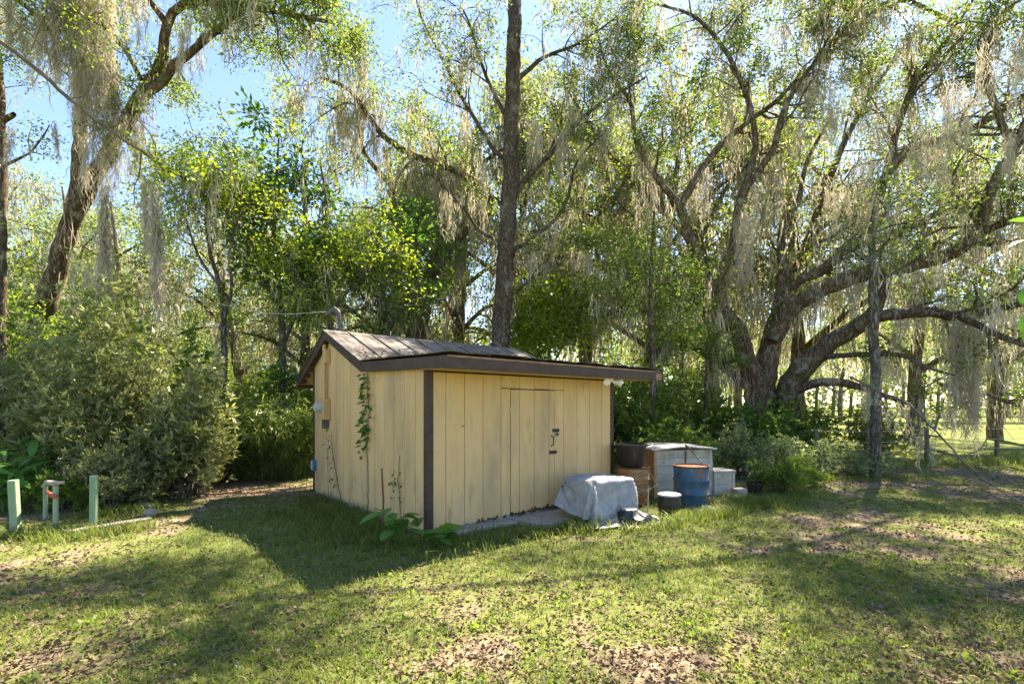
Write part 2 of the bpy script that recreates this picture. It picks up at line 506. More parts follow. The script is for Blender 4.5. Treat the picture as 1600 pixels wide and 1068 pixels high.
def spline(pts, rad, step):
    P = np.asarray(pts, float); R = np.asarray(rad, float)
    if len(R) != len(P):
        R = np.interp(np.linspace(0, 1, len(P)), np.linspace(0, 1, len(R)), R)
    Q = np.concatenate([[2 * P[0] - P[1]], P, [2 * P[-1] - P[-2]]])
    out = []; ro = []
    for i in range(len(P) - 1):
        p0, p1, p2, p3 = Q[i], Q[i + 1], Q[i + 2], Q[i + 3]
        m = max(2, int(np.linalg.norm(p2 - p1) / step))
        for t in np.arange(m) / m:
            out.append(0.5 * ((2 * p1) + (p2 - p0) * t + (2 * p0 - 5 * p1 + 4 * p2 - p3) * t * t + (3 * p1 - p0 - 3 * p2 + p3) * t ** 3))
            ro.append(R[i] + (R[i + 1] - R[i]) * t)
    out.append(P[-1]); ro.append(R[-1])
    return np.array(out), np.array(ro)


# ---------------------------------------------------------------- ground
SH_C = np.array([-1.04, 6.09]); SH_A = math.atan2(0.643, 0.766)
SH_D = np.array([math.cos(SH_A), math.sin(SH_A)]); SH_L = np.array([-math.sin(SH_A), math.cos(SH_A)])


def shed_uv(x, y):
    dx = np.asarray(x) - SH_C[0]; dy = np.asarray(y) - SH_C[1]
    return dx * SH_D[0] + dy * SH_D[1], dx * SH_L[0] + dy * SH_L[1]


def shed_w(u, v, z=0.0):
    p = SH_C + u * SH_D + v * SH_L
    return np.array([p[0], p[1], z])


def gz(x, y):
    x = np.asarray(x, float); y = np.asarray(y, float)
    h = (fbm(x, y, 2.6, 5) - 0.5) * 0.09 + (vnoise(x, y, 0.5, 9) - 0.5) * 0.018
    u, v = shed_uv(x, y)
    d = np.maximum(np.maximum(-u, u - 3.6), np.maximum(-v, v - 4.2))
    h = h * np.clip((d + 0.1) / 0.8, 0.0, 1.0)
    return h * np.clip(1.3 - np.hypot(x, y) / 80.0, 0.15, 1)


def green(x, y):
    """where the lawn is grassy (1) or bare, leaf-strewn earth (0)"""
    g = 0.58 + 1.2 * (fbm(x, y, 1.1, 1) - 0.5) + 0.5 * (vnoise(x, y, 0.28, 14) - 0.5) + 0.35 * (vnoise(x, y, 4.0, 21) - 0.5)
    u, v = shed_uv(x, y)
    g += 0.30 * np.exp(-((np.asarray(x) + 2.6) ** 2 / 3.0 + (np.asarray(y) - 6.3) ** 2 / 2.5))
    g += 0.22 * np.exp(-((np.asarray(x) - 3.0) ** 2 / 2.0 + (np.asarray(y) - 6.9) ** 2 / 0.8))
    g += 0.15 * np.exp(-((np.asarray(x) + 0.3) ** 2 / 4.0 + (np.asarray(y) - 5.0) ** 2 / 1.2))
    g -= 0.55 * np.exp(-((np.asarray(x) - 1.0) ** 2 / 0.25 + (np.asarray(y) - 6.0) ** 2 / 0.06))
    g -= 0.35 * np.exp(-((np.asarray(x) + 5.0) ** 2 / 5.0 + (np.asarray(y) - 9.6) ** 2 / 0.8))
    g -= 0.22 * np.exp(-((np.asarray(x) - 10.0) ** 2 / 18.0 + (np.asarray(y) - 10.3) ** 2 / 1.3))
    g -= 0.06 * np.exp(-((np.asarray(y) - 3.0) ** 2 / 0.5))
    far = np.clip((np.asarray(y) - 16.0) / 6.0, 0, 1) * np.clip((np.asarray(x) - 8.0) / 4.0, 0, 1)
    return np.clip(g + 0.9 * far, 0, 1)


def axis(lo, hi, dense_lo, dense_hi, d):
    a = list(np.arange(dense_lo, dense_hi, d))
    s = d; x = dense_hi
    while x < hi:
        a.append(x); s *= 1.25; x += s
    a.append(hi)
    s = d; x = dense_lo - d
    b = []
    while x > lo:
        b.append(x); s *= 1.25; x -= s
    b.append(lo)
    return np.array(b[::-1] + a)


gx = axis(-900, 900, -11, 13, 0.16); gy = axis(-60, 1500, 1.5, 15, 0.16)
GX, GY = np.meshgrid(gx, gy)
gv = np.stack([GX, GY, gz(GX, GY)], -1).reshape(-1, 3)
nx, ny = len(gx), len(gy)
ii = (np.arange(ny - 1)[:, None] * nx + np.arange(nx - 1)[None]).ravel()
ground = np_obj('ground', gv, np.stack([ii, ii + 1, ii + nx + 1, ii + nx], -1), 'lawn_soil', smooth=True, kind='structure')
at_ = ground.data.attributes.new('grass', 'FLOAT', 'POINT')
at_.data.foreach_set('value', green(gv[:, 0], gv[:, 1]).astype(np.float32))

# ---------------------------------------------------------------- shed
WL, WD = 3.58, 4.16            # door wall length, gable wall length
shed = thing('shed', 'small pale yellow wooden shed with dark brown trim and a plain board door', 'shed', (SH_C[0], SH_C[1], 0), SH_A)
PROF = [(-0.56, 2.19), (1.74, 2.27), (3.24, 2.90), (4.80, 2.10)]        # top of roof along the gable wall


def roof_z(v):
    return float(np.interp(v, [p[0] for p in PROF], [p[1] for p in PROF]))


def wall_top(v):
    return roof_z(v) - 0.12


found = MB().box(0.012, WL - 0.012, 0.012, WD - 0.012, -0.15, 0.075).build('foundation', 'concrete', shed)
core = MB()
core.prism([(0.03, 0.05)] + [(WD - 0.03, 0.05)] + [(WD - 0.03, wall_top(WD - 0.03))] + [(3.24, wall_top(3.24)), (1.74, wall_top(1.74)), (0.03, wall_top(0.03))],
           0.03, WL - 0.03, lambda p, w: (w, p[0], p[1]))
core.build('inner_wall', 'dark_gap', shed)

rj = random.Random(4)
gable = MB().prism([(0.02, 0.06), (WD - 0.02, 0.06), (WD - 0.02, wall_top(WD - 0.02)), (3.24, wall_top(3.24)), (1.74, wall_top(1.74)), (0.02, wall_top(0.02))],
                   0.012, 0.024, lambda p, w: (w, p[0], p[1])).build('gable_wall', 'dark_gap', shed)
v0 = 0.0
k = 0
while v0 < WD - 0.02:
    v1 = min(v0 + 0.30 + rj.uniform(-0.008, 0.008), WD)
    a, b = v0 + 0.0042, v1 - 0.0042
    top = [(b, wall_top(b))] + [(pv, wall_top(pv)) for pv in (3.24, 1.74) if a < pv < b] + [(a, wall_top(a))]
    MB().prism([(a, 0.045 + rj.uniform(-.008, .008)), (b, 0.045 + rj.uniform(-.008, .008))] + top, -0.002 - rj.uniform(0, .002), 0.012,
               lambda p, w: (w, p[0], p[1])).build('siding_board', 'yellow_paint', gable)
    v0 = v1; k += 1

front = MB().box(0.02, WL - 0.02, 0.012, 0.024, 0.08, 2.02).build('door_wall', 'dark_gap', shed)
DU0, DU1, DZ = 1.324, 2.194, 1.85
seams = [0.02, 0.264, 0.551, 0.849, 1.157, 1.492, 1.779, 2.079, 2.398, 2.692, 2.995, 3.299, WL - 0.02]
door = MB().box(DU0 + 0.012, DU1 - 0.012, 0.004, 0.011, 0.10, DZ - 0.012).build('door', 'dark_gap', shed)


def front_board(a, b, z0, z1, parent, y=0.0, rot=0.0):
    """a siding board; rot > 0 gives it a rotted, broken lower edge"""
    n = 9 if rot else 2
    bot = [(a + (b - a) * i / (n - 1), z0 + (rot * (0.25 + rj.random() * 0.9) if rot else rj.uniform(0, .012))) for i in range(n)]
    MB().prism(bot + [(b, z1), (a, z1)], y, y + 0.0115, lambda p, w: (p[0], w, p[1])).build('siding_board', 'yellow_paint', parent)


for i in range(len(seams) - 1):
    a, b = seams[i] + 0.0042, seams[i + 1] - 0.0042
    y = -0.002 - rj.uniform(0, 0.002)
    rot = {2: .02, 3: 0.03, 4: 0.05, 5: 0.06, 6: 0.075, 7: 0.06, 8: 0.03}.get(i, 0)
    zt = 2.03
    pieces = []
    if b <= DU0 or a >= DU1:
        front_board(a, b, 0.06, zt, front, y, rot)
    else:
        front_board(a, b, DZ + 0.004, zt, front, y, 0)
        da, db = max(a, DU0 + 0.010), min(b, DU1 - 0.006)
        front_board(da, db, 0.075, DZ - 0.010, door, y - 0.001, rot)
        if a < DU0 - 0.02:
            front_board(a, DU0 - 0.003, 0.06, DZ - 0.0015, front, y, rot)
        if b > DU1 + 0.02:
            front_board(DU1 + 0.002, b, 0.06, DZ - 0.0015, front, y, rot)
rotm = MB()
for i in range(46):
    u = rj.uniform(0.6, 2.5); s = rj.uniform(0.012, 0.035)
    rotm.box(u - s, u + s, -0.001 - rj.random() * .004, 0.01, 0.055 + rj.random() * 0.02, 0.075 + rj.random() * 0.05)
rotm.build('rotted_edge', 'rotten_wood', front)['kind'] = 'stuff'

# back and far walls
MB().box(0.0, WL, WD - 0.012, WD, 0.05, wall_top(WD)).build('back_wall', 'yellow_paint', shed)
MB().prism([(0.0, 0.05), (WD, 0.05), (WD, wall_top(WD)), (3.24, wall_top(3.24)), (1.74, wall_top(1.74)), (0.0, wall_top(0))],
           WL - 0.012, WL, lambda p, w: (w, p[0], p[1])).build('far_wall', 'yellow_paint', shed)
# corner trim
for (u0, u1, w0, w1) in ((-0.018, 0.075, -0.018, 0.07), (WL - 0.06, WL + 0.016, -0.016, 0.06), (-0.015, 0.06, WD - 0.06, WD + 0.015)):
    MB().box(u0, u1, w0, w1, 0.03, wall_top((w0 + w1) / 2) - 0.001).build('corner_post', 'brown_paint', shed, bevel=0.004)
# soffit strips under the eaves
MB().prism([(-0.50, 2.035), (0.0, 2.052), (0.0, 2.062), (-0.50, 2.045)], -0.09, WL + 0.50, lambda p, w: (w, p[0], p[1])).build('soffit', 'yellow_box_paint', shed)
MB().prism([(WD, 2.33), (4.76, 2.03), (4.76, 2.045), (WD, 2.345)], -0.09, WL + 0.5, lambda p, w: (w, p[0], p[1])).build('soffit', 'yellow_box_paint', shed)
for i in range(3):
    vv = 4.2 + i * 0.2
    MB().box(-0.085, 0.0, vv - .04, vv + .04, roof_z(vv) - 0.16, roof_z(vv) - 0.055).build('rafter_tail', 'brown_paint', shed)
# fascia boards: eave, flat side, two rakes
U0, U1 = -0.12, WL + 0.56


def board_uv(pts, th, name, axis_u=None):
    """brown board whose outline is pts (v,z) at u = axis_u, th thick"""
    return MB().prism(pts, axis_u, axis_u + th, lambda p, w: (w, p[0], p[1])).build(name, 'brown_paint', shed, bevel=0.003)


MB().box(U0 - 0.002, U1, -0.585, -0.555, 2.035, 2.185).build('eave_fascia', 'brown_paint', shed, bevel=0.004)
MB().box(U1 - 0.16, U1 + 0.004, -0.589, -0.5855, 2.045, 2.15).build('bare_patch', 'raw_wood', shed)
board_uv([(-0.552, 2.04), (1.74, 2.115), (1.74, 2.262), (-0.552, 2.183)], 0.03, 'side_fascia', U0)
board_uv([(1.742, 2.115), (3.24, 2.755), (3.24, 2.895), (1.742, 2.262)], 0.03, 'rake_board', U0)
board_uv([(3.242, 2.755), (4.80, 1.96), (4.80, 2.10), (3.242, 2.895)], 0.03, 'rake_board', U0)
board_uv([(-0.552, 2.04), (1.74, 2.115), (3.24, 2.755), (4.80, 1.96), (4.80, 2.10), (3.24, 2.895), (1.74, 2.262), (-0.552, 2.183)], 0.03, 'rake_board', U1 - 0.032)
MB().box(U0 + .032, U1 - .034, 4.775, 4.80, 1.965, 2.085).build('eave_fascia', 'brown_paint', shed)

# roof: deck, metal pans with raised seams, felt on the flat part
rf = MB()
rf.prism([(p[0], p[1] - 0.045) for p in PROF] + [(p[0], p[1] - 0.012) for p in PROF[::-1]], U0 + 0.032, U1 - 0.035, lambda p, w: (w, p[0], p[1]))
roof = rf.build('roof', 'raw_wood', shed)
n_pan = 10
for side in ((1.70, 3.24), (3.24, 4.83)):
    for i in range(n_pan):
        ua = U0 - 0.03 + (U1 - U0 + 0.05) * i / n_pan + 0.004; ub = U0 - 0.03 + (U1 - U0 + 0.05) * (i + 1) / n_pan - 0.004
        va, vb = side
        za, zb = (roof_z(min(max(v, 1.74), 4.8)) for v in side)
        if va < 1.74: za -= 0.0
        if vb > 4.8: zb -= 0.015
        e = rj.uniform(-.012, .012)
        V = [(ua, va, za + .002), (ub, va, za + .002 + e * .3), (ub, vb, zb + .004), (ua, vb, zb + .004),
             (ua, va, za + .012), (ub, va, za + .012 + e * .3), (ub, vb, zb + .014), (ua, vb, zb + .014)]
        MB().add(V, [(0, 3, 2, 1), (4, 5, 6, 7), (0, 1, 5, 4), (1, 2, 6, 5), (2, 3, 7, 6), (3, 0, 4, 7)]).build('roof_panel', 'roof_metal', roof)
        V = [(ub - .012, va, za + .013), (ub + .020, va, za + .013), (ub + .020, vb, zb + .015), (ub - .012, vb, zb + .015),
             (ub - .004, va, za + .038), (ub + .012, va, za + .038), (ub + .012, vb, zb + .04), (ub - .004, vb, zb + .04)]
        MB().add(V, [(0, 3, 2, 1), (4, 5, 6, 7), (0, 1, 5, 4), (1, 2, 6, 5), (2, 3, 7, 6), (3, 0, 4, 7)]).build('roof_seam', 'roof_metal', roof)
MB().prism([(3.10, 2.852), (3.24, 2.912), (3.38, 2.852), (3.38, 2.864), (3.24, 2.924), (3.10, 2.864)], U0 - .04, U1 + .02,
           lambda p, w: (w, p[0], p[1])).build('ridge_cap', 'roof_metal', roof)
# flat part: lapped, curling felt sheets
for i in range(7):
    ua = U0 - 0.01 + (U1 - U0) * i / 7; ub = U0 + (U1 - U0) * (i + 1) / 7 + 0.04
    V = []; F = []
    nu, nv = 7, 9
    for b_ in range(nv):
        for a_ in range(nu):
            u = ua + (ub - ua) * a_ / (nu - 1); v = -0.60 + 2.34 * b_ / (nv - 1)
            z = roof_z(v) + 0.006 + 0.006 * (i % 2) + 0.03 * fbm(u * 1.0, v + i, 0.5, 3) + (0.02 * rj.random() if b_ == 0 else 0)
            V.append((u, v, z))
    for b_ in range(nv - 1):
        for a_ in range(nu - 1):
            q = b_ * nu + a_
            F.append((q, q + 1, q + nu + 1, q + nu))
    n_ = len(V)
    V += [(x, y, z + 0.008) for (x, y, z) in V]
    F += [tuple(n_ + j for j in f) for f in F]
    ed = [j for j in range(nu)]
    for a_ in range(nu - 1):
        F.append((a_, a_ + 1, n_ + a_ + 1, n_ + a_))
    for b_ in range(nv - 1):
        F.append((b_ * nu, (b_ + 1) * nu, n_ + (b_ + 1) * nu, n_ + b_ * nu))
        F.append((b_ * nu + nu - 1, (b_ + 1) * nu + nu - 1, n_ + (b_ + 1) * nu + nu - 1, n_ + b_ * nu + nu - 1))
    MB().add(V, F).build('felt_sheet', 'roof_felt', roof)
# drip edge of bare wood along the eave top
MB().box(U0 + .03, U1 - .2, -0.592, -0.5865, 2.166, 2.190).build('drip_strip', 'raw_wood', roof)

# door furniture
for z in (1.55, 0.32):
    MB().box(DU0 - 0.018, DU0 + 0.018, -0.011, -0.0065, z - .045, z + .045).build('hinge', 'yellow_box_paint', door)
MB().box(DU1 - 0.05, DU1 + 0.10, -0.013, -0.0075, 1.215, 1.265).build('hasp', 'black_iron', door, bevel=.003)
MB().box(DU1 + 0.015, DU1 + 0.06, -0.045, -0.014, 1.16, 1.205).build('padlock', 'galvanised', door, bevel=.006)
MB().tube([(DU1 - .075, -.008, 1.17), (DU1 - .07, -.05, 1.15), (DU1 - .07, -.058, 1.09), (DU1 - .07, -.05, 1.03), (DU1 - .075, -.008, 1.01)], .008, 8).build('handle', 'black_iron', door, smooth=True)
MB().prism([(DU1 - .11, .89), (DU1 + .02, .89), (DU1 + .065, .915), (DU1 + .02, .94), (DU1 - .11, .94)], -0.016, -0.0075, lambda p, w: (p[0], w, p[1])).build('latch', 'black_iron', door)
MB().box(0.50, 0.545, -.0075, -.004, 1.345, 1.355).build('knot_hole', 'rotten_wood', front)


# fittings fixed to the shed
def on_shed(name, label, cat, u, v, z, rz=0.0):
    w = shed_w(u, v, z)
    return thing(name, label, cat, tuple(w), SH_A + rz)


mt = on_shed('electric_meter', 'yellow painted electric meter box with grey glass dial and conduit on the gable wall', 'electric meter', 0, 3.39, 0)
MB().box(-0.135, -0.006, -0.105, 0.105, 1.37, 1.74).build('meter_box', 'yellow_box_paint', mt, bevel=.008)
mdl = MB()
for j in range(1):
    prof = [(.0, .0), (.085, .0), (.085, .03), (.078, .032), (.076, .085), (.062, .105), (.0, .112)]
    for (r, h) in prof:
        for i in range(24):
            a_ = 2 * PI * i / 24
            mdl.V.append((-0.135 - h, r * math.cos(a_) + .02, 1.59 + r * math.sin(a_)))
    for q in range(len(prof) - 1):
        for i in range(24):
            mdl.F.append((q * 24 + i, q * 24 + (i + 1) % 24, (q + 1) * 24 + (i + 1) % 24, (q + 1) * 24 + i))
mdl.build('meter_dial', 'grey_plastic', mt, smooth=True)
MB().tube([(-.065, .03, 1.742), (-.065, .03, 2.2), (-.065, .03, 2.70)], .032, 12).build('conduit', 'yellow_box_paint', mt, smooth=True)
MB().box(-0.095, -0.006, -0.10, -.035, 2.35, 2.60).build('junction_box', 'yellow_box_paint', mt, bevel=.006)
MB().box(-0.10, -0.006, -0.03, .06, 1.22, 1.368).build('switch_box', 'galvanised', mt, bevel=.006)
MB().tube([(-.04, .01, 1.22), (-.035, .0, .9), (-.03, -.03, .5), (-.05, -.12, .1)], .007, 6).build('earth_wire', 'wire_pale', mt)

ms = on_shed('service_mast', 'grey pipe mast with hooded weatherhead above the shed ridge', 'mast', 0.16, 3.30, 0)
MB().tube([(0, 0, 2.86), (0, 0, 3.10), (-.01, .01, 3.24)], .035, 12).build('pipe', 'galvanised', ms, smooth=True)
MB().tube([(-.012, .012, 3.235), (-.025, .03, 3.28), (-.06, .07, 3.31), (-.12, .11, 3.28), (-.15, .13, 3.22)], [.04, .05, .058, .05, .035], 12).build('weatherhead', 'galvanised', ms, smooth=True)
MB().tube([(.05, -.02, 2.88), (.03, -.03, 3.05), (-.05, .0, 3.2), (-.14, .12, 3.23)], .009, 6).build('wire_loop', 'wire_black', ms)

ob = on_shed('outlet_box', 'small blue outlet box low on the far edge of the gable wall', 'outlet box', 0, 4.05, 0)
MB().box(-0.075, -0.004, -0.055, 0.035, .42, .62).build('box_body', 'blue_paint', ob, bevel=.006)
MB().box(-0.085, -0.0755, -0.045, 0.028, .44, .60).build('cover_plate', 'grey_plastic', ob, bevel=.003)

fl = on_shed('floodlight', 'twin white floodlight bulbs under the brown eave', 'floodlight', 3.02, -0.40, 0)
MB().lathe([(.05, 2.035), (.05, 2.01), (.03, 2.005)], 16).build('mount', 'white_glass', fl, smooth=True)
for s, r_ in ((-.12, 1), (.11, 1.25)):
    MB().tube([(s * .1, 0, 2.012), (s * .5, -.02, 1.992), (s, -.05, 1.985), (s * 1.25, -.07, 1.98), (s * 1.5, -.09, 1.975)], [.014, .022, .035 * r_, .052 * r_, .056 * r_], 14).build('bulb', 'white_glass', fl, smooth=True)

# concrete stoop before the door
sp = MB()
pts2 = [(1.30, -.03), (1.34, -.52), (1.62, -.66), (2.05, -.62), (2.42, -.50), (2.5, -.03)]
sp.prism(pts2, -0.03, 0.055, lambda p, w: tuple(shed_w(p[0], p[1], w)))
st = sp.build('doorstep', 'concrete', bevel=.015)
tag(st, 'cracked concrete doorstep slab at the foot of the shed door', 'doorstep')
sp = MB()
sp.prism([(0.25, -.02), (0.3, -.20), (0.8, -.17), (1.28, -.22), (1.27, -.02)], -0.03, 0.04, lambda p, w: tuple(shed_w(p[0], p[1], w)))
st = sp.build('footing_strip', 'concrete', bevel=.012)
tag(st, 'thin concrete footing strip between doorstep and shed corner', 'footing')

# ---------------------------------------------------------------- things beside the shed
# draped cloth over a crate
cl = thing('covered_crate', 'crate under a dirty pale grey sheet with dark blue quilt edge', 'covered crate', (1.27, 7.02, 0), math.radians(30))
MB().box(-.40, .38, -.22, .24, 0.0, .57).build('crate', 'raw_wood', cl, bevel=.01)


def drape_cloth(name, mat, parent, cx, cy, rot, sx, sy, res, frames, z0, cuts=None):
    """lets a sheet fall over the crate and keeps the settled shape as a plain mesh"""
    nx_ = res; ny_ = max(8, int(res * sy / sx))
    ca, sa = math.cos(rot), math.sin(rot)
    V = []; F = []
    for j_ in range(ny_ + 1):
        for i_ in range(nx_ + 1):
            x_ = (i_ / nx_ - .5) * sx; y_ = (j_ / ny_ - .5) * sy
            V.append((cx + x_ * ca - y_ * sa, cy + x_ * sa + y_ * ca, z0 + .006 * math.sin(i_ * 1.7) * math.cos(j_ * 1.3)))
    for j_ in range(ny_):
        for i_ in range(nx_):
            q_ = j_ * (nx_ + 1) + i_
            F.append((q_, q_ + 1, q_ + nx_ + 2, q_ + nx_ + 1))
    o = MB().add(V, F).build(name, mat, parent, smooth=True)
    m_ = o.modifiers.new('cloth', 'CLOTH')
    st_ = m_.settings
    st_.quality = 5; st_.mass = .25; st_.tension_stiffness = 12; st_.compression_stiffness = 8; st_.shear_stiffness = 4; st_.bending_stiffness = .25
    st_.air_damping = 1.5
    m_.collision_settings.distance_min = .012; m_.collision_settings.collision_quality = 2
    m_.point_cache.frame_start = 1; m_.point_cache.frame_end = frames
    for f_ in range(1, frames + 1):
        scene.frame_set(f_)
    dg = bpy.context.evaluated_depsgraph_get()
    me2 = bpy.data.meshes.new_from_object(o.evaluated_get(dg))
    o.modifiers.clear()
    old = o.data; o.data = me2; me2.name = name
    bpy.data.meshes.remove(old)
    me2.polygons.foreach_set('use_smooth', np.ones(len(me2.polygons), bool))
    scene.frame_set(1)
    return o


crate = cl.children[0]
hm = MB().box(-.30, -.02, -.15, .15, .571, .59).build('folded_quilt', 'cloth_blue', cl, bevel=.01)
floor_ = MB().box(-3, 3, -3, 3, -.2, .004).build('floor_tmp', 'concrete', cl)
for o in (crate, hm, floor_):
    cm = o.modifiers.new('collision', 'COLLISION')
    o.collision.thickness_outer = .012; o.collision.cloth_friction = 18
qu = drape_cloth('quilt', 'cloth_blue', cl, -.20, .06, .06, .84, .66, 20, 26, .62)
qu.modifiers.new('collision', 'COLLISION'); qu.collision.thickness_outer = .012; qu.collision.cloth_friction = 18
sheet = drape_cloth('sheet', 'cloth_grey', cl, -.03, -.24, .14, 1.70, 1.66, 54, 46, .66)
for o in (crate, hm, qu):
    o.modifiers.clear()
bpy.data.objects.remove(floor_, do_unlink=True)


def lump(name, mat, loc, size, seed, label, cat, rough=.25, crease=6.0):
    r_ = np.random.default_rng(seed)
    bm = bmesh.new()
    bmesh.ops.create_icosphere(bm, subdivisions=4, radius=1.0)
    ax = r_.normal(size=(14, 3)); ph = r_.random(14) * 6.28
    for v in bm.verts:
        p = np.array(v.co)
        h = sum(abs(math.sin(crease * float(p @ ax[m]) * (.4 + .12 * m) + ph[m])) * (.9 / (1 + .4 * m)) for m in range(14)) / 5
        h2 = sum(1 - abs(math.sin(crease * 1.9 * float(p @ ax[(m + 5) % 14]) + ph[m])) for m in range(6)) / 6
        p = p * (1 - rough + rough * h + rough * .35 * (h2 - .4))
        p = p * np.array(size)
        v.co = (p[0], p[1], max(p[2] + size[2] * .55, -.01))
    me = bpy.data.meshes.new(name); bm.to_mesh(me); bm.free()
    me.polygons.foreach_set('use_smooth', np.ones(len(me.polygons), bool))
    me.materials.append(MATS[mat])
    o = bpy.data.objects.new(name, me); o.location = loc
    o.rotation_euler = (0, 0, r_.random() * 3)
    link(o)
    return tag(o, label, cat)


bag_in = []
for (x_, y_, s_, h_, rz_) in ((1.60, 6.74, .10, .20, .3), (1.78, 6.70, .09, .13, 1.0), (1.68, 6.60, .07, .09, .1), (1.90, 6.78, .06, .07, .6), (1.68, 6.84, .06, .16, .2)):
    o = MB().box(-s_, s_, -s_ * .7, s_ * .7, 0, h_).build('filling', 'bag_black', loc=(x_, y_, 0), rz=rz_, bevel=.02)
    bag_in.append(o)
floor_ = MB().box(-1, 4, 5, 9, -.2, .004).build('floor_tmp', 'concrete')
for o in bag_in + [floor_]:
    o.modifiers.new('collision', 'COLLISION'); o.collision.thickness_outer = .008; o.collision.cloth_friction = 25
bag = drape_cloth('trash_bag', 'bag_black', None, 1.72, 6.71, .5, .86, .66, 44, 34, .27)
tag(bag, 'crumpled black plastic bag slumped against the grey sheet', 'plastic bag')
for o in bag_in + [floor_]:
    bpy.data.objects.remove(o, do_unlink=True)
lump('paper_scrap', 'dusty_lid', (1.93, 6.84, 0), (.13, .09, .07), 8, 'pale crumpled scrap lying beside the black plastic bag', 'scrap', .4)


def drum(name, label, loc, r, h, body, lidm, dent, seed):
    """steel drum with two rolling hoops, chimes and a sunken lid"""
    t = thing(name, label, 'drum', loc, seed * 0.7)
    prof = [(r * .97, 0), (r * 1.01, .008), (r * 1.01, .022), (r * .985, .03)]
    for fz in (.34, .67):
        z = h * fz
        prof += [(r * .985, z - .025), (r * 1.04, z - .007), (r * 1.04, z + .007), (r * .985, z + .025)]
    prof += [(r * .985, h - .03), (r * .99, h - .02)]
    b = MB().lathe(prof, 48).build('body', body, t, smooth=True)
    r_ = np.random.default_rng(seed)
    for v in b.data.vertices:
        a = math.atan2(v.co.y, v.co.x)
        d = 1 - dent * max(0, math.sin(a * 2 + seed) * math.sin(v.co.z * 7 + seed)) - dent * .3 * math.sin(a * 5 + v.co.z * 9)
        v.co.x *= d; v.co.y *= d
    rim = [(r * .985, h - .02), (r * 1.012, h - .012), (r * 1.012, h + .004), (r * .965, h + .004), (r * .955, h - .016), (r * .6, h - .012), (r * .2, h - .018)]
    MB().lathe(rim, 48).build('lid', lidm, t, smooth=True)
    return t


dr = drum('steel_drum', 'dented blue steel drum with rusty lid standing in the grass', (2.86, 7.90, 0), .272, .665, 'drum_blue', 'rust', .012, 2)
drum('steel_drum', 'rusty tan steel drum at the shed corner carrying a black tub', (2.02, 8.28, 0), .275, .60, 'drum_rust', 'rust', .02, 5)
tb = thing('plastic_tub', 'round black plastic tub on top of the rusty drum', 'tub', (1.99, 8.26, .606), 0)
prof = [(.185, 0), (.195, .01), (.238, .33), (.262, .335), (.266, .375), (.252, .378), (.232, .35), (.20, .06), (.02, .05)]
MB().lathe(prof, 40).build('tub_body', 'black_plastic', tb, smooth=True)
MB().box(.255, .30, -.05, .05, .345, .362).build('grip', 'black_plastic', tb, bevel=.005)
MB().box(-.30, -.255, -.05, .05, .345, .362).build('grip', 'black_plastic', tb, bevel=.005)

bk = thing('lidded_bucket', 'short black barrel bucket with dusty grey lid before the pale box', 'bucket', (2.34, 7.36, 0))
MB().lathe([(.13, 0), (.145, .01), (.168, .12), (.168, .17), (.155, .28)], 36).build('bucket_body', 'black_plastic', bk, smooth=True)
MB().lathe([(.156, .281), (.168, .283), (.168, .305), (.15, .312), (.03, .316)], 36).build('lid', 'dusty_lid', bk, smooth=True)

# pale insulated box with plank front
bx = thing('storage_box', 'large pale grey plank box with tan side and weathered flat lid', 'storage box', (2.48, 8.62, 0), math.radians(14))
BW, BD, BH = 1.14, 1.02, .84
MB().box(.02, BW - .02, .025, BD, 0, BH - .004).build('box_core', 'tan_panel', bx)
MB().box(-.004, .018, .03, BD + .004, 0.0, BH - .01).build('side_panel', 'tan_panel', bx)
zb = 0.02
for i in range(6):
    zt = zb + .135
    s0 = .03 * (1 - zb / BH); s1 = .03 * (1 - zt / BH)
    V = [(.05, 0, zb), (BW - .055 + s0, 0, zb), (BW - .055 + s1, 0, zt - .006), (.05, 0, zt - .006)]
    V += [(x, .022, z) for (x, y, z) in V]
    MB().add(V, [(0, 1, 2, 3), (7, 6, 5, 4), (0, 4, 5, 1), (1, 5, 6, 2), (2, 6, 7, 3), (3, 7, 4, 0)]).build('front_plank', 'grey_white_paint', bx)
    zb = zt
MB().box(-.006, .048, -.010, .028, 0, BH - .008).build('corner_batten', 'tan_panel', bx)
MB().add([(BW - .05, -.012, 0), (BW + .06, -.012, 0), (BW + .06, .05, 0), (BW - .05, .05, 0), (BW - .05, -.012, BH - .01), (BW + .002, -.012, BH - .01), (BW + .002, .05, BH - .01), (BW - .05, .05, BH - .01)],
         [(0, 3, 2, 1), (4, 5, 6, 7), (0, 1, 5, 4), (1, 2, 6, 5), (2, 3, 7, 6), (3, 0, 4, 7)]).build('corner_batten', 'grey_white_paint', bx)
MB().box(.60, .625, -.006, -.001, .52, BH - .02).build('strap', 'wire_black', bx)
V = []; F = []
for j in range(9):
    for i in range(13):
        x = -.06 + (BW + .16) * i / 12; y = -.06 + (BD + .12) * j / 8
        V.append((x + rj.uniform(-.012, .012), y + rj.uniform(-.012, .012), BH + .012 + .035 * fbm(x * 2, y * 2, .5, 4) - .02 * (x / BW - .5) ** 2 * 4))
for j in range(8):
    for i in range(12):
        q = j * 13 + i; F.append((q, q + 1, q + 14, q + 13))
nV = len(V)
V += [(x, y, z + .022) for (x, y, z) in V]; F += [tuple(nV + i for i in f) for f in F]
for i in range(12):
    F.append((i, i + 1, nV + i + 1, nV + i)); F.append((104 + i, 105 + i, nV + 105 + i, nV + 104 + i))
for j in range(8):
    F.append((j * 13, j * 13 + 13, nV + j * 13 + 13, nV + j * 13)); F.append((j * 13 + 12, j * 13 + 25, nV + j * 13 + 25, nV + j * 13 + 12))
MB().add(V, F).build('lid', 'dusty_lid', bx)

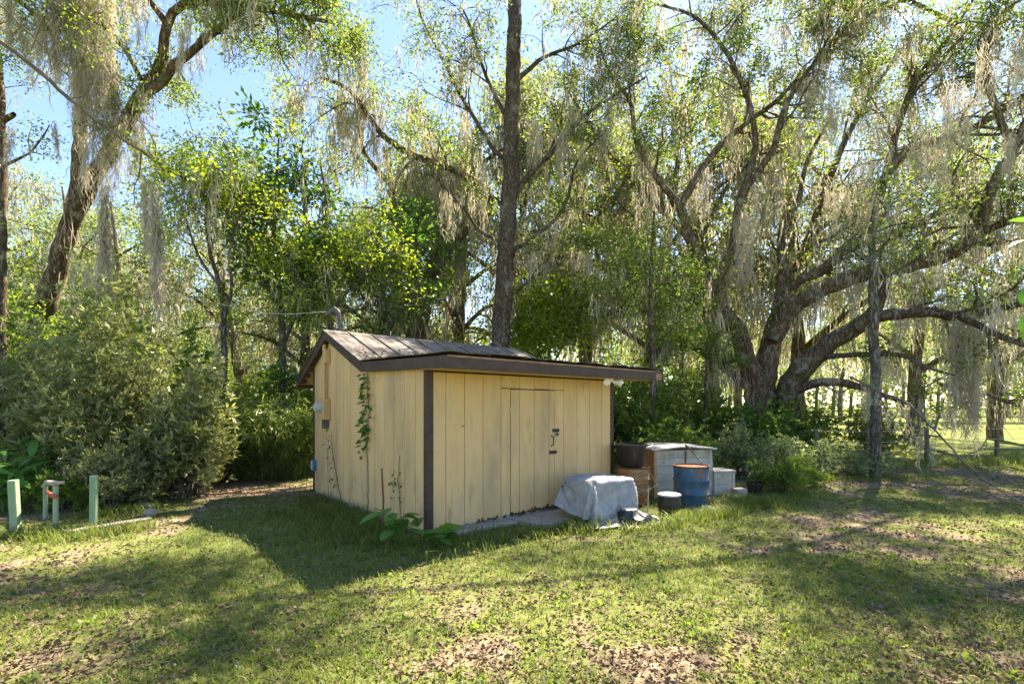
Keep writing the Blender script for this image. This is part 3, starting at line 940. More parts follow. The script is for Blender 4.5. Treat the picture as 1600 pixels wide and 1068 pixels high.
sk = MB().tube([at(1071, 695, 8.75), at(1080, 703, 8.5), at(1090, 715, 8.25), at(1097, 722, 8.05)], [.017, .018, .015, .012], 7).build('stick', 'dead_wood', smooth=True)
tag(sk, 'bare pale stick leaning from the box lid to the blue drum', 'stick')
rd = MB()
P0 = [gp(1012, 812) * 1.0, at(1013, 765, 7.6), at(1027, 757, 7.7), at(1043, 755, 7.75), at(1049, 767, 7.6)]
rd.tube(P0, .008, 6); rd.tube([at(1006, 722, 7.95), at(1022, 750, 7.7), at(1030, 768, 7.55)], .007, 6); rd.tube([at(1010, 770, 7.62), at(1024, 759, 7.66)], .006, 6)
tag(rd.build('bent_rod', 'wire_black', smooth=True), 'bent thin iron rod sticking up behind the black bucket', 'rod')

sb = thing('small_crate', 'small whitewashed crate with framed sides beyond the blue drum', 'crate', (3.62, 8.85, 0), math.radians(10))
MB().box(.01, .39, .01, .37, .02, .42).build('crate_body', 'grey_white_paint', sb)
MB().box(-.02, .42, -.02, .40, .424, .455).build('lid', 'dusty_lid', sb, bevel=.006)
for (a, b) in ((-.004, .04), (.36, .404)):
    MB().box(a, b, -.006, .03, .0, .42).build('corner_leg', 'grey_white_paint', sb)
MB().box(.042, .358, -.004, .008, .22, .25).build('rail', 'grey_white_paint', sb)
MB().box(-.005, .006, .032, .36, .05, .40).build('side_board', 'tan_panel', sb)
tag(MB().box(-.11, .11, -.08, .08, 0, .16).build('concrete_block', 'concrete', loc=(4.02, 8.75, 0), rz=.3, bevel=.012), 'small grey concrete block in the grass beside the small crate', 'block')
dt = thing('dark_pot', 'small dark plant pot half hidden in weeds by the crate', 'pot', (4.42, 9.0, 0))
MB().lathe([(.10, 0), (.14, .2), (.155, .2), (.155, .23), (.135, .23), (.12, .17), (.02, .16)], 24).build('pot_body', 'black_plastic', dt, smooth=True)

# rusty stake by the gable wall
tag(MB().tube([(-1.67, 6.38, -.02), (-1.665, 6.40, .4), (-1.69, 6.42, .80)], .011, 8).build('iron_stake', 'rust', smooth=True), 'thin rusty iron stake upright near the shed corner', 'stake')

# ---------------------------------------------------------------- green posts, tap and kerb at the left
for (x, y, top, w, lab) in ((25, 830, 749, .085, 'thick pale green square post at the left edge of the lawn'), (146, 824, 742, .072, 'slimmer pale green post at the end of the concrete kerb')):
    p = gp(x, y)
    h = EYE + (HOR - top) / FPX * p[1]
    o = MB().box(-w / 2, w / 2, -w / 2, w / 2, -.1, h).build('green_post', 'green_post_paint', loc=tuple(p), rz=.25, bevel=.006)
    o.rotation_euler = (.025, -.03 if x < 100 else .02, .25)
    tag(o, lab, 'post', 'pale green posts')
tp = thing('standpipe', 'garden standpipe of two green pipes with red valve between the green posts', 'standpipe', tuple(gp(80, 820)))
b0 = gp(80, 820)
pa = gp(71, 812) - b0; pb = gp(87, 828) - b0
MB().tube([pa, pa + (0, 0, .30), pa + (0, 0, .50)], .028, 12).build('pipe', 'green_post_paint', tp, smooth=True)
MB().tube([pb, pb + (.0, 0, .3), pb + (0, 0, .58)], .03, 12).build('pipe', 'green_post_paint', tp, smooth=True)
MB().tube([pa + (-.03, 0, .47), pa + (0.02, 0, .53), pb + (-.02, 0, .61), pb + (.1, 0, .62)], [.03, .036, .034, .024], 10).build('cross_pipe', 'pale_stone', tp, smooth=True)
MB().tube([pa + (.02, 0, .40), pb + (-.0, -.035, .45), pb + (.06, -.04, .45)], [.022, .03, .02], 10).build('valve', 'red_valve', tp, smooth=True)
ka, kb = gp(100, 833), gp(236, 812)
kd = (kb - ka) / np.linalg.norm(kb - ka); kn = np.array([-kd[1], kd[0], 0])
kbm = MB()
Pk = [ka + (kb - ka) * t for t in np.linspace(0, 1, 9)]
V = []
for i, p in enumerate(Pk):
    j = rj.uniform(-.012, .012)
    for (o_, z) in ((-.05, -.1), (-.05, .035 + j), (.06, .045 + j), (.06, -.1)):
        V.append(tuple(p + kn * o_ + np.array([0, 0, z])))
F = [(i * 4 + a, i * 4 + (a + 1) % 4, i * 4 + 4 + (a + 1) % 4, i * 4 + 4 + a) for i in range(8) for a in range(4)] + [(0, 1, 2, 3), (35, 34, 33, 32)]
tag(MB().add(V, F).build('concrete_kerb', 'pale_stone', bevel=.008), 'low pale concrete kerb running right from the slim green post', 'kerb')
for (x, y, s, lab) in ((236, 805, .10, 'rounded pale stone at the end of the concrete kerb'), (228, 793, .085, 'flat pale stone second along the curving bed edge'),
                       (229, 779, .09, 'grey pale stone third along the curving bed edge'), (213, 772, .11, 'long pale stone at the back of the curving bed edge')):
    p = gp(x, y)
    lump('edging_stone', 'pale_stone', tuple(p), (s * 1.5, s, s * .7), int(x + y), lab, 'stone', .16, 3.0)


# ---------------------------------------------------------------- vegetation tools
def unit(v):
    return v / (np.linalg.norm(v, axis=-1, keepdims=True) + 1e-9)


def leaves_np(C, A, L, W, fold=0.15):
    """one four-cornered blade per centre: C (n,3) base points, A (n,3) directions"""
    n = len(C)
    A = unit(A)
    B = unit(np.cross(A, rng.normal(size=(n, 3))))
    Nn = np.cross(A, B)
    L = np.broadcast_to(np.asarray(L, float), (n,))[:, None]; W = np.broadcast_to(np.asarray(W, float), (n,))[:, None]
    V = np.stack([C, C + A * L * .45 + B * W * .5 + Nn * W * fold, C + A * L, C + A * L * .45 - B * W * .5 + Nn * W * fold], 1).reshape(-1, 3)
    F = np.arange(4 * n).reshape(n, 4)
    return V, F


def strands_np(P, L, w, wob=0.12, seg=3):
    """hanging strands: narrow strips that wander and taper"""
    n = len(P)
    L = np.broadcast_to(np.asarray(L, float), (n,)); w = np.broadcast_to(np.asarray(w, float), (n,))
    a = rng.random(n) * PI
    h = np.stack([np.cos(a), np.sin(a), np.zeros(n)], 1)
    prof = np.interp(np.linspace(0, 1, seg + 1), [0, .25, .7, 1], [.6, 1, .8, .12])
    off = np.zeros((n, 3)); rows = []
    for j in range(seg + 1):
        c = P + off
        rows.append(c - h * (w * prof[j] * .5)[:, None]); rows.append(c + h * (w * prof[j] * .5)[:, None])
        st = rng.normal(size=(n, 3)) * (wob * L / seg)[:, None]
        st[:, 2] = -L / seg * (0.85 + .3 * rng.random(n))
        off = off + st
    V = np.stack(rows, 1).reshape(-1, 3)
    b = (np.arange(n) * 2 * (seg + 1))[:, None]
    F = np.concatenate([b + np.array([[2 * j, 2 * j + 1, 2 * j + 3, 2 * j + 2]]) for j in range(seg)], 0)
    return V, F


def rope_np(p, L, R, n, w=0.012, point=1.0, seg=4):
    """one hanging beard of moss: many strands round a hanging axis, frayed sideways"""
    t = rng.random(n) ** .8
    ang = rng.random(n) * 2 * PI
    rr = R * np.sqrt(rng.random(n)) * (1 - point * t * .85)
    sway = np.array([math.sin(p[0] * 3) * .06, math.cos(p[0] * 5) * .06])
    P = np.stack([p[0] + rr * np.cos(ang) + sway[0] * t * L, p[1] + rr * np.sin(ang) + sway[1] * t * L, p[2] - t * L * .85], 1)
    return strands_np(P, np.minimum(L * (.08 + .14 * rng.random(n)), .5), w * (.6 + .8 * rng.random(n)), wob=.42, seg=seg)


def tassel_np(p, L, R, n, w=0.012):
    """a beard is several ragged ropes of unequal length"""
    k = max(2, int(3 + R * 22)); Vs = []; Fs = []; b = 0
    for _ in range(k):
        l = L * (.35 + .65 * rng.random() ** 1.1); o = rng.normal(size=2) * R * .55
        V, F = rope_np(p + np.array([o[0], o[1], rng.normal() * .06 * L]), l, R * (.22 + .25 * rng.random()), max(20, int(n / k * (.5 + l / L * .7))), w, .7 + .3 * rng.random(), 3)
        Vs.append(V); Fs.append(F + b); b += len(V)
    return np.concatenate(Vs), np.concatenate(Fs)


class Pile:
    """gathers vertex and face arrays for one mesh"""

    def __init__(s):
        s.V = []; s.F = {}; s.n = 0

    def add(s, VF):
        V, F = VF
        if not len(V):
            return
        F = np.asarray(F)
        s.F.setdefault(F.shape[1], []).append(F + s.n)
        s.V.append(V); s.n += len(V)

    def obj(s, name, mat, parent=None, smooth=False, kind=None, off=None):
        if not s.V:
            return None
        V = np.concatenate(s.V)
        if off is not None:
            V = V - np.asarray(off)
        return np_obj(name, V, [np.concatenate(f) for f in s.F.values()], mat, parent, smooth, kind)


class Tree:
    def __init__(s, base, seed=1):
        s.base = np.array(base, float)
        s.wood = Pile(); s.thick = Pile(); s.tips = []; s.under = []; s.tops = []
        s.r = np.random.default_rng(seed)
        s.rs = 1.0

    def limb(s, pts, rad, sides=12, rough=.10, step=.22, moss=1.0, fern=0.0, pile=None):
        P, R = spline(pts, np.asarray(rad, float) * s.rs, step)
        if len(P) > 4:
            P[1:-1] += s.r.normal(size=P[1:-1].shape) * (R[1:-1] * .10)[:, None]
        (pile or s.thick).add(tube_np(P, R, sides, rough))
        s.under.append((P, R, moss))
        if fern:
            s.tops.append((P, R, fern))
        return P, R

    def sprout(s, P, R, n, ln, lv=1, up=.25, out=None, f0=.25, droop=0.0, leaf=1.0, subs=(5, 4), r0=.5, moss=.6, wig=.28):
        """side branches that fork again; the last order carries leaves"""
        for _ in range(n):
            i = int(len(P) * (f0 + (1 - f0) * s.r.random() ** .8)); i = min(i, len(P) - 1)
            t = P[min(i + 1, len(P) - 1)] - P[max(i - 1, 0)]
            t = t / (np.linalg.norm(t) + 1e-9)
            d = s.r.normal(size=3); d -= t * (d @ t); d /= np.linalg.norm(d) + 1e-9
            d = d * .8 + t * .55 + np.array([0, 0, up])
            if out is not None:
                d = d + np.asarray(out)
            d /= np.linalg.norm(d)
            L = ln * (.55 + .8 * s.r.random()); m = 5
            r_ = min(max(R[i] * r0, .010), .012 + L * .028)
            Q = [P[i]]
            for j in range(m):
                d = d + s.r.normal(size=3) * wig + np.array([0, 0, -droop * (j / m)])
                d /= np.linalg.norm(d)
                Q.append(Q[-1] + d * L / m)
            Q = np.array(Q); RR = np.linspace(r_, max(.004, r_ * .25), m + 1)
            s.wood.add(tube_np(Q, RR, 6 if r_ > .04 else (4 if r_ > .018 else 3)))
            s.under.append((Q, RR, moss))
            if lv < 2 and subs[0]:
                s.sprout(Q, RR, subs[0], ln * .52, lv + 1, up * .6, None, .2, droop, leaf, (subs[1], 0), .6, moss * .8, wig)
            elif lv < 3 and subs[0]:
                s.sprout(Q, RR, subs[0], ln * .30, lv + 1, up * .3, None, .2, droop, leaf, (0, 0), .6, moss * .5, wig)
            if leaf > 0 and (lv >= 2 or not subs[0]):
                k = 1 + int(s.r.random() * 3 * leaf)
                for q in range(k):
                    s.tips.append(Q[2 + int(s.r.random() * (m - 1))])
                s.tips.append(Q[-1])
        return s

    def crown(s, per, spread, L, W, keep=1.0, flat=.7, thin=None):
        T = np.array(s.tips)
        if not len(T):
            return Pile()
        if keep < 1:
            kk = np.full(len(T), keep)
            if thin is not None:
                kk = kk * thin(T)
            T = T[s.r.random(len(T)) < kk]
        n = np.maximum(1, (per * (.4 + 1.2 * s.r.random(len(T)))).astype(int))
        C = np.repeat(T, n, 0)
        o = s.r.normal(size=C.shape) * spread * np.array([1, 1, flat])
        A = unit(o + s.r.normal(size=C.shape) * spread * .6 + np.array([0, 0, -.02]))
        p = Pile()
        p.add(leaves_np(C + o, A, L * (.6 + .8 * s.r.random(len(C))), W * (.6 + .8 * s.r.random(len(C)))))
        return p

    def moss(s, dens, Lm, w, per=14, rad=.16, seg=3, zmin=.9, thin=None):
        """bunches of strands hung below the wood; dens bunches per metre"""
        p = Pile()
        for (P, R, k) in s.under:
            if k <= 0:
                continue
            ln = float(np.linalg.norm(np.diff(P, axis=0), axis=1).sum())
            nb = s.r.poisson(dens * ln * k)
            if not nb:
                continue
            i = s.r.integers(0, len(P), nb)
            if thin is not None:
                i = i[s.r.random(nb) < thin(P[i])]; nb = len(i)
                if not nb:
                    continue
            B = P[i] + s.r.normal(size=(nb, 3)) * np.array([.05, .05, .0]) - np.stack([np.zeros(nb), np.zeros(nb), R[i] * .6], 1)
            LL = Lm * (.25 + 1.1 * s.r.random(nb) ** 1.6)
            LL = np.minimum(LL, np.maximum(.1, B[:, 2] - zmin))
            c = np.maximum(3, (per * (.4 + 1.1 * s.r.random(nb)) * (.5 + .5 * LL / Lm)).astype(int))
            Q = np.repeat(B, c, 0); l = np.repeat(LL, c)
            Q = Q + s.r.normal(size=Q.shape) * np.array([rad, rad, .05]) * (.3 + .7 * s.r.random((len(Q), 1)))
            Q[:, 2] -= s.r.random(len(Q)) * l * .45
            p.add(strands_np(Q, l * (.18 + .5 * s.r.random(len(Q)) ** 1.5), w * (.5 + s.r.random(len(Q))), .24, seg))
        return p

    def fern(s, L=.11, W=.035, dens=130):
        p = Pile()
        for (P, R, k) in s.tops:
            ln = float(np.linalg.norm(np.diff(P, axis=0), axis=1).sum())
            n = int(dens * ln * k)
            i = s.r.integers(0, len(P), n)
            a = s.r.normal(size=n) * .75
            T, U, W_ = frames(P)
            side = unit(np.cross(T[i], np.array([0, 0, 1.0])))
            upv = unit(np.cross(side, T[i]))
            d = side * np.sin(a)[:, None] + upv * np.cos(a)[:, None]
            C = P[i] + d * (R[i] * .95)[:, None] + T[i] * s.r.normal(size=(n, 1)) * .08
            C = C[vnoise(C[:, 0] * 1.0 + C[:, 2], C[:, 1], .5, 4) > .42]
            d = s.r.normal(size=C.shape) * .7 + np.array([0, 0, .8])
            p.add(leaves_np(C, d, L * (.6 + .8 * s.r.random(len(C))), W))
        return p

    def finish(s, name, label, cat, bark, leaf, moss, crown=None, mossp=None, fernp=None, fernmat='leaf_under', group=None):
        root = thing(name, label, cat, tuple(s.base), 0, group)
        s.thick.obj('trunk', bark, root, True, off=s.base)
        s.wood.obj('branches', bark, root, True, kind='stuff', off=s.base)
        if crown: crown.obj('crown', leaf, root, off=s.base)
        if mossp: mossp.obj('hanging_moss', moss, root, kind='stuff', off=s.base)
        if fernp: fernp.obj('fern_cover', fernmat, root, kind='stuff', off=s.base)
        return root


def pxs(lst, d0, d1=None):
    """traced limb: list of photo pixels (x, y[, distance])"""
    n = len(lst); d1 = d0 if d1 is None else d1
    out = []
    for i, q in enumerate(lst):
        d = q[2] if len(q) > 2 else d0 + (d1 - d0) * i / max(1, n - 1)
        out.append(at(q[0], q[1], d))
    return out


# ---------------------------------------------------------------- the great live oak
b = at(1195, 712, 17.2); b[2] = 0
oak = Tree(b, 21); oak.rs = .70
K = 17.0 / FPX                      # metres per photo pixel at the oak
oak.limb([b + (-.25, 0, -.2), b + (-.25, 0, .5)] + pxs([(1183, 626), (1168, 565), (1149, 512), (1120, 480), (1106, 451)], 17.0, 16.4), [1.05, .78, .55, .44, .40, .36, .30], 22, .13, fern=.3)
oak.limb([b + (.15, .1, -.2), b + (.1, .1, .5)] + pxs([(1196, 620), (1202, 547), (1215, 495), (1224, 442), (1221, 386), (1226, 340), (1247, 315), (1262, 250), (1300, 180)], 17.3, 18.2), [.95, .70, .52, .48, .42, .30, .20, .16, .13, .10, .06], 22, .13)
oak.limb([b + (.75, -.15, -.2), b + (.75, -.1, .4)] + pxs([(1234, 612), (1252, 578), (1296, 539), (1356, 498), (1381, 451), (1400, 400)], 16.9, 15.0), [.85, .62, .55, .50, .42, .33, .17, .08], 20, .12, fern=.5)
# flare roots
for (dx, dy, ln) in ((-1.5, -.5, 1), (1.6, -.7, 1), (.2, -1.5, 1), (-.9, 1.0, 1)):
    oak.limb([b + (dx * .3, dy * .3, .75), b + (dx * .62, dy * .62, .18), b + (dx, dy, -.08)], [.42, .26, .08], 12, .15, moss=0)
LB = {}
LB['left_low'] = oak.limb(pxs([(1112, 462), (1092, 466), (1053, 487), (1027, 491), (985, 478), (950, 492)], 16.5, 14.6), [.28, .25, .20, .14, .09, .05], 12, fern=.8)
LB['left_up'] = oak.limb(pxs([(1108, 455), (1119, 440), (1145, 386), (1154, 322), (1164, 297), (1206, 236), (1224, 175), (1250, 127), (1300, 70), (1350, 30), (1400, -10)], 16.4, 16.2), [.26, .24, .20, .18, .17, .15, .13, .11, .09, .07, .05], 12, moss=1.4)
LB['red'] = oak.limb(pxs([(1106, 452), (1090, 405), (1075, 360), (1063, 322)], 16.4, 16.0), [.27, .25, .22, .20], 14)
LB['red_l'] = oak.limb(pxs([(1063, 322), (1022, 271), (994, 219), (985, 160), (950, 110), (930, 40)], 16.0, 16.4), [.17, .14, .11, .09, .07, .05], 10, moss=1.2)
LB['red_r'] = oak.limb(pxs([(1063, 322), (1080, 290), (1110, 245), (1150, 205), (1210, 160), (1260, 110), (1330, 60)], 16.0, 17.5), [.19, .18, .16, .13, .11, .09, .05], 10)
LB['left_far'] = oak.limb(pxs([(1104, 470), (1062, 460), (1020, 440), (987, 430), (950, 414), (918, 410), (880, 380), (860, 370)], 16.6, 15.0), [.26, .25, .24, .22, .20, .17, .11, .06], 12, moss=2.0, fern=.4)
LB['arch'] = oak.limb(pxs([(1208, 530), (1232, 482), (1262, 462), (1294, 447), (1364, 425), (1420, 414), (1469, 403), (1510, 382), (1532, 352), (1547, 297), (1582, 236), (1604, 188), (1640, 120)], 17.0, 14.6), [.42, .44, .42, .40, .36, .33, .31, .30, .27, .22, .19, .16, .10], 18, moss=1.6, fern=1.0)
LB['arch_out'] = oak.limb(pxs([(1525, 368), (1560, 352), (1600, 340), (1660, 330)], 15.2, 13.4), [.18, .15, .13, .08], 10, fern=1.0)
LB['second'] = oak.limb(pxs([(1220, 470), (1245, 440), (1276, 425), (1329, 385), (1381, 372), (1416, 358), (1470, 330), (1530, 300)], 17.6, 16.0), [.30, .28, .27, .25, .21, .17, .13, .07], 12, moss=1.5, fern=.8)
LB['second_up'] = oak.limb(pxs([(1340, 382), (1362, 350), (1381, 280), (1416, 236), (1469, 219), (1525, 197), (1600, 153), (1660, 120)], 17.0, 15.6), [.22, .21, .20, .18, .17, .15, .12, .08], 12, moss=1.8)
LB['low_out'] = oak.limb(pxs([(1340, 510), (1364, 496), (1410, 490), (1455, 488), (1504, 496), (1556, 482), (1604, 472), (1680, 450)], 15.3, 13.0), [.28, .25, .23, .21, .18, .15, .12, .08], 12, moss=1.8, fern=.5)
LB['thin_r'] = oak.limb(pxs([(1270, 565), (1307, 556), (1403, 554), (1447, 573), (1492, 586)], 16.5, 13.0), [.13, .12, .10, .07, .03], 8, moss=.8)
LB['stub'] = oak.limb(pxs([(1238, 612), (1262, 602), (1285, 596), (1329, 600), (1380, 618), (1440, 640)], 16.6, 14.8), [.22, .21, .20, .17, .09, .04], 10, moss=.7)
LB['drop_r'] = oak.limb(pxs([(1500, 492), (1530, 508), (1565, 526), (1604, 540), (1660, 560)], 13.2, 11.8), [.14, .12, .11, .09, .05], 8, moss=1.5)
LB['droop_far'] = oak.limb(pxs([(1470, 600), (1540, 615), (1600, 635), (1650, 640)], 15, 14), [.10, .09, .08, .05], 8, moss=1.2)
LB['left_arm'] = oak.limb(pxs([(1165, 603), (1149, 589), (1119, 567), (1088, 544), (1049, 540), (1030, 552)], 16.7, 15.6), [.18, .16, .14, .12, .09, .04], 10)
LB['back_1'] = oak.limb(pxs([(1190, 560), (1260, 380), (1330, 200), (1420, 60)], 17.6, 22.0), [.30, .22, .15, .07], 10)
LB['back_2'] = oak.limb(pxs([(1170, 560), (1080, 380), (960, 250), (880, 130)], 17.3, 21.0), [.28, .2, .13, .06], 10)
LB['over_1'] = oak.limb(pxs([(1154, 322), (1180, 220), (1150, 110), (1090, 30), (1020, 5)], 16.2, 17.5), [.16, .14, .11, .08, .05], 10)
LB['over_2'] = oak.limb(pxs([(1381, 280), (1420, 150), (1480, 60), (1520, 0)], 16.6, 16.5), [.16, .14, .10, .06], 10)
LB['over_3'] = oak.limb(pxs([(1582, 236), (1540, 110), (1560, 30), (1610, -10)], 14.9, 15.5), [.14, .12, .08, .05], 10)
for key, (n, ln) in {'left_low': (9, 1.5), 'left_up': (20, 2.1), 'red_l': (16, 2.0), 'red_r': (16, 1.9), 'left_far': (10, 1.7), 'arch': (16, 2.0), 'arch_out': (7, 1.4),
                     'second': (13, 1.9), 'second_up': (18, 2.1), 'low_out': (9, 1.6), 'thin_r': (3, 1.0), 'stub': (3, 1.0), 'drop_r': (5, 1.3), 'droop_far': (4, 1.0),
                     'left_arm': (4, .9), 'back_1': (18, 2.6), 'back_2': (18, 2.6), 'over_1': (16, 2.1), 'over_2': (14, 2.1), 'over_3': (9, 1.8)}.items():
    P, R = LB[key]
    oak.sprout(P, R, n, ln, up=.35, f0=.3 if key in ('arch', 'left_up') else .15, leaf=1.0, subs=(4, 3), droop=.10)
# upper boughs that close the crown over the lawn
for (x, y, d) in ((1120, 0, 18.5), (1320, 0, 18.5)):
    e = at(x, y, d); s0 = LB['left_up'][0][-6] if x < 1300 else LB['over_2'][0][-5]
    P, R = oak.limb([s0, (s0 + e) / 2 + (0, 0, .5), e], [.10, .08, .05], 8)
    oak.sprout(P, R, 10, 2.0, subs=(4, 3))
oak_crown = oak.crown(24, .16, .10, .05, keep=.50, thin=lambda T: np.where((T[:, 0] > 7.5) & (T[:, 2] < 12.5), .30, np.where(T[:, 2] > 12, .75, .95)))
# high leaf clumps and boughs added above the view to dapple the lawn
r_ = np.random.default_rng(19)
ends = []
for s0, pts in ((LB['left_up'][0][-1], [(9.5, 13.8, 13.9), (6.0, 11.8, 12.4), (2.5, 10.9, 11.7), (-.3, 10.4, 11.2)]), (LB['over_3'][0][-1], [(13.2, 13.6, 13.7), (10.5, 11.8, 12.5), (8.0, 10.4, 11.2), (6.0, 9.6, 10.5)])):
    P, R = oak.limb([s0] + [np.array(p_) for p_ in pts], [.09, .08, .07, .05, .02], 8, moss=0)
    ends.append(P[len(P) // 4:])
ends = np.concatenate(ends)
for k_ in range(38):
    cc = ends[r_.integers(0, len(ends))] + np.array([r_.normal() * .9, r_.normal() * .9, 0])
    cc[2] = max(1.6 + .82 * cc[1] + .75, cc[2]) + r_.uniform(0, .8)
    s0 = ends[np.argmin(((ends - cc) ** 2).sum(1))]
    P, R = spline([s0, (s0 + cc) / 2 + r_.normal(size=3) * .3, cc], [.035, .02, .008], .4)
    oak.wood.add(tube_np(P, R, 4))
    n_ = 620; sz = r_.uniform(.25, .48)
    o_ = r_.normal(size=(n_, 3)) * sz * np.array([1.3, 1.0, .5])
    oak_crown.add(leaves_np(cc + o_, o_ + r_.normal(size=o_.shape) * .2, .10, .05))
oak_root = oak.finish('live_oak', 'massive spreading live oak with thick mossy limbs right of the shed', 'tree', 'bark_oak', 'leaf_oak', 'moss_grey',
                      oak_crown, oak.moss(1.9, 1.35, .024, per=19, rad=.09, seg=2, thin=lambda T: np.where((T[:, 0] > 8) & (T[:, 2] > 7) & (T[:, 2] < 13), .55, 1)), oak.fern())

# big separate beards of moss on the oak
def tassels(root, base, specs, mat='moss_grey'):
    for (x, y0, y1, d, R, n) in specs:
        p = at(x, y0, d); L = (y1 - y0) / FPX * d
        q = Pile(); q.add(tassel_np(p, L, R, n))
        q.obj('moss_beard', mat, root, kind='stuff', off=base)


tassels(oak_root, oak.base, [(1512, 494, 700, 13.4, .36, 2000), (1520, 540, 735, 13.4, .16, 700), (1385, 300, 420, 15.5, .35, 800), (1310, 280, 400, 16, .4, 900), (1350, 240, 390, 15.6, .4, 900),
                             (1215, 455, 500, 17, .3, 300), (940, 415, 520, 15, .5, 800), (900, 395, 500, 15, .5, 800), (985, 430, 520, 15.6, .4, 600), (1160, 330, 460, 15.9, .35, 900),
                             (1440, 200, 330, 14, .4, 900), (1500, 130, 260, 13, .4, 800), (1560, 60, 200, 12, .4, 800), (1590, 200, 300, 11.5, .3, 500), (1300, 120, 260, 14.5, .4, 700)]
        + [(x, y, y + h, d, .34, 430) for (x, y, h, d) in ((870, 375, 110, 15), (920, 410, 120, 15), (960, 420, 110, 15.4), (1010, 300, 120, 16), (1045, 330, 110, 16), (1000, 230, 110, 16), (1100, 260, 120, 16),
                                                          (1180, 300, 130, 16.2), (1210, 250, 120, 16.2), (1280, 440, 90, 16.5), (1330, 430, 110, 16), (1420, 415, 100, 15.4), (1470, 410, 110, 15), (1430, 240, 130, 15.5),
                                                          (1370, 180, 130, 15.5), (1250, 180, 130, 16), (1130, 130, 120, 16), (1050, 90, 120, 16), (1400, 490, 90, 14.8), (1560, 485, 110, 13.4), (1590, 330, 120, 14), (1480, 260, 130, 15.5))])

# ---------------------------------------------------------------- tall bare-boled tree behind the shed
b = at(783, 700, 14.2); b[2] = 0
pin = Tree(b, 5); pin.rs = .82
P, R = pin.limb([b + (-.05, 0, -.1)] + pxs([(783, 545), (788, 440), (795, 330), (799, 200), (803, 80), (806, -20), (812, -110)], 14.2), [.36, .33, .31, .29, .27, .25, .23, .18], 20, .06, moss=.25)
for pts, rad in (([(800, 312), (830, 268), (860, 240), (890, 205), (915, 180), (960, 150), (1010, 120)], .12), ([(797, 255), (770, 232), (745, 190), (720, 150), (690, 90), (660, 30), (640, -40)], .10),
                 ([(792, 380), (770, 372), (745, 355), (720, 318), (690, 290), (675, 240), (668, 180)], .08), ([(790, 400), (830, 372), (870, 340), (890, 300), (900, 255), (935, 215)], .09),
                 ([(803, 130), (850, 90), (900, 70), (960, 30)], .09), ([(800, 200), (760, 120), (735, 40), (720, 10)], .08), ([(786, 470), (820, 445), (850, 410), (905, 395)], .06)):
    dd = 14.2 + rng.uniform(-1.0, 2.6)
    Q, RR = pin.limb(pxs([(x, y, 14.2 + (dd - 14.2) * i / len(pts)) for i, (x, y) in enumerate(pts)], 14.2), [rad, rad * .3], 8, .08, moss=1.2)
    pin.sprout(Q, RR, 11, 1.5, up=.2, subs=(4, 3), droop=.15)
pin_root = pin.finish('tall_tree', 'tall straight dark trunk rising directly behind the shed roof', 'tree', 'bark_pine', 'leaf_oak', 'moss_green',
                      pin.crown(17, .14, .09, .045, keep=.26), pin.moss(1.6, 1.0, .02, per=15, rad=.08, seg=3))
tassels(pin_root, pin.base, [(910, 170, 270, 14, .3, 400), (730, 180, 260, 14, .25, 300), (760, 250, 350, 14.2, .25, 350), (870, 330, 420, 14.4, .3, 400), (950, 150, 250, 14.4, .3, 400), (880, 200, 300, 13.5, .3, 500), (840, 180, 280, 13.5, .3, 500), (700, 300, 380, 13.8, .25, 400)], 'moss_green')

# ---------------------------------------------------------------- oak with a broken stem behind the ridge
b = at(655, 690, 17.5); b[2] = 0
mo = Tree(b, 9)
Pm, Rm = mo.limb([b + (0, 0, -.1)] + pxs([(656, 515), (672, 440), (683, 390), (690, 343)], 17.5), [.30, .26, .22, .20, .13], 12)
L1 = mo.limb(pxs([(674, 432), (700, 392), (735, 358), (764, 330), (765, 310), (745, 285), (700, 262), (640, 240), (600, 213), (575, 180), (545, 140), (500, 120)], 17.4, 14.5), [.16, .15, .14, .13, .13, .12, .11, .10, .09, .08, .06, .04], 10, moss=2.0)
L2 = mo.limb([b + (-.25, .1, -.1)] + pxs([(645, 515), (640, 430), (640, 380), (622, 345), (612, 290), (600, 230)], 17.8, 17.0), [.22, .18, .15, .14, .12, .09, .05], 10, moss=1.2)
L3 = mo.limb(pxs([(640, 380), (660, 330), (700, 300), (760, 250), (820, 215)], 17.8, 19.5), [.12, .11, .09, .07, .05], 8, moss=1.5)
L4 = mo.limb(pxs([(612, 290), (570, 240), (560, 200), (530, 180)], 17.2, 16.2), [.10, .08, .06, .04], 8, moss=1.5)
for (P, R), n in ((L1, 22), (L2, 12), (L3, 14), (L4, 8)):
    mo.sprout(P, R, n, 1.7, up=.15, subs=(4, 3), droop=.25)
mo_root = mo.finish('moss_hung_oak', 'slender oak with broken stem and long curving limb behind the shed ridge', 'tree', 'bark_oak', 'leaf_left_oak', 'moss_green',
                    mo.crown(15, .15, .09, .045, keep=.36), mo.moss(2.6, 1.5, .024, per=17, rad=.09, seg=3))

tassels(mo_root, mo.base, [(x, y, y + h, d, .3, 320) for (x, y, h, d) in ((740, 290, 110, 16), (700, 265, 120, 16), (650, 245, 120, 15.6), (600, 220, 110, 15.2), (560, 170, 110, 14.8), (720, 370, 110, 17), (625, 340, 120, 17.4), (760, 255, 120, 18.5))], 'moss_green')

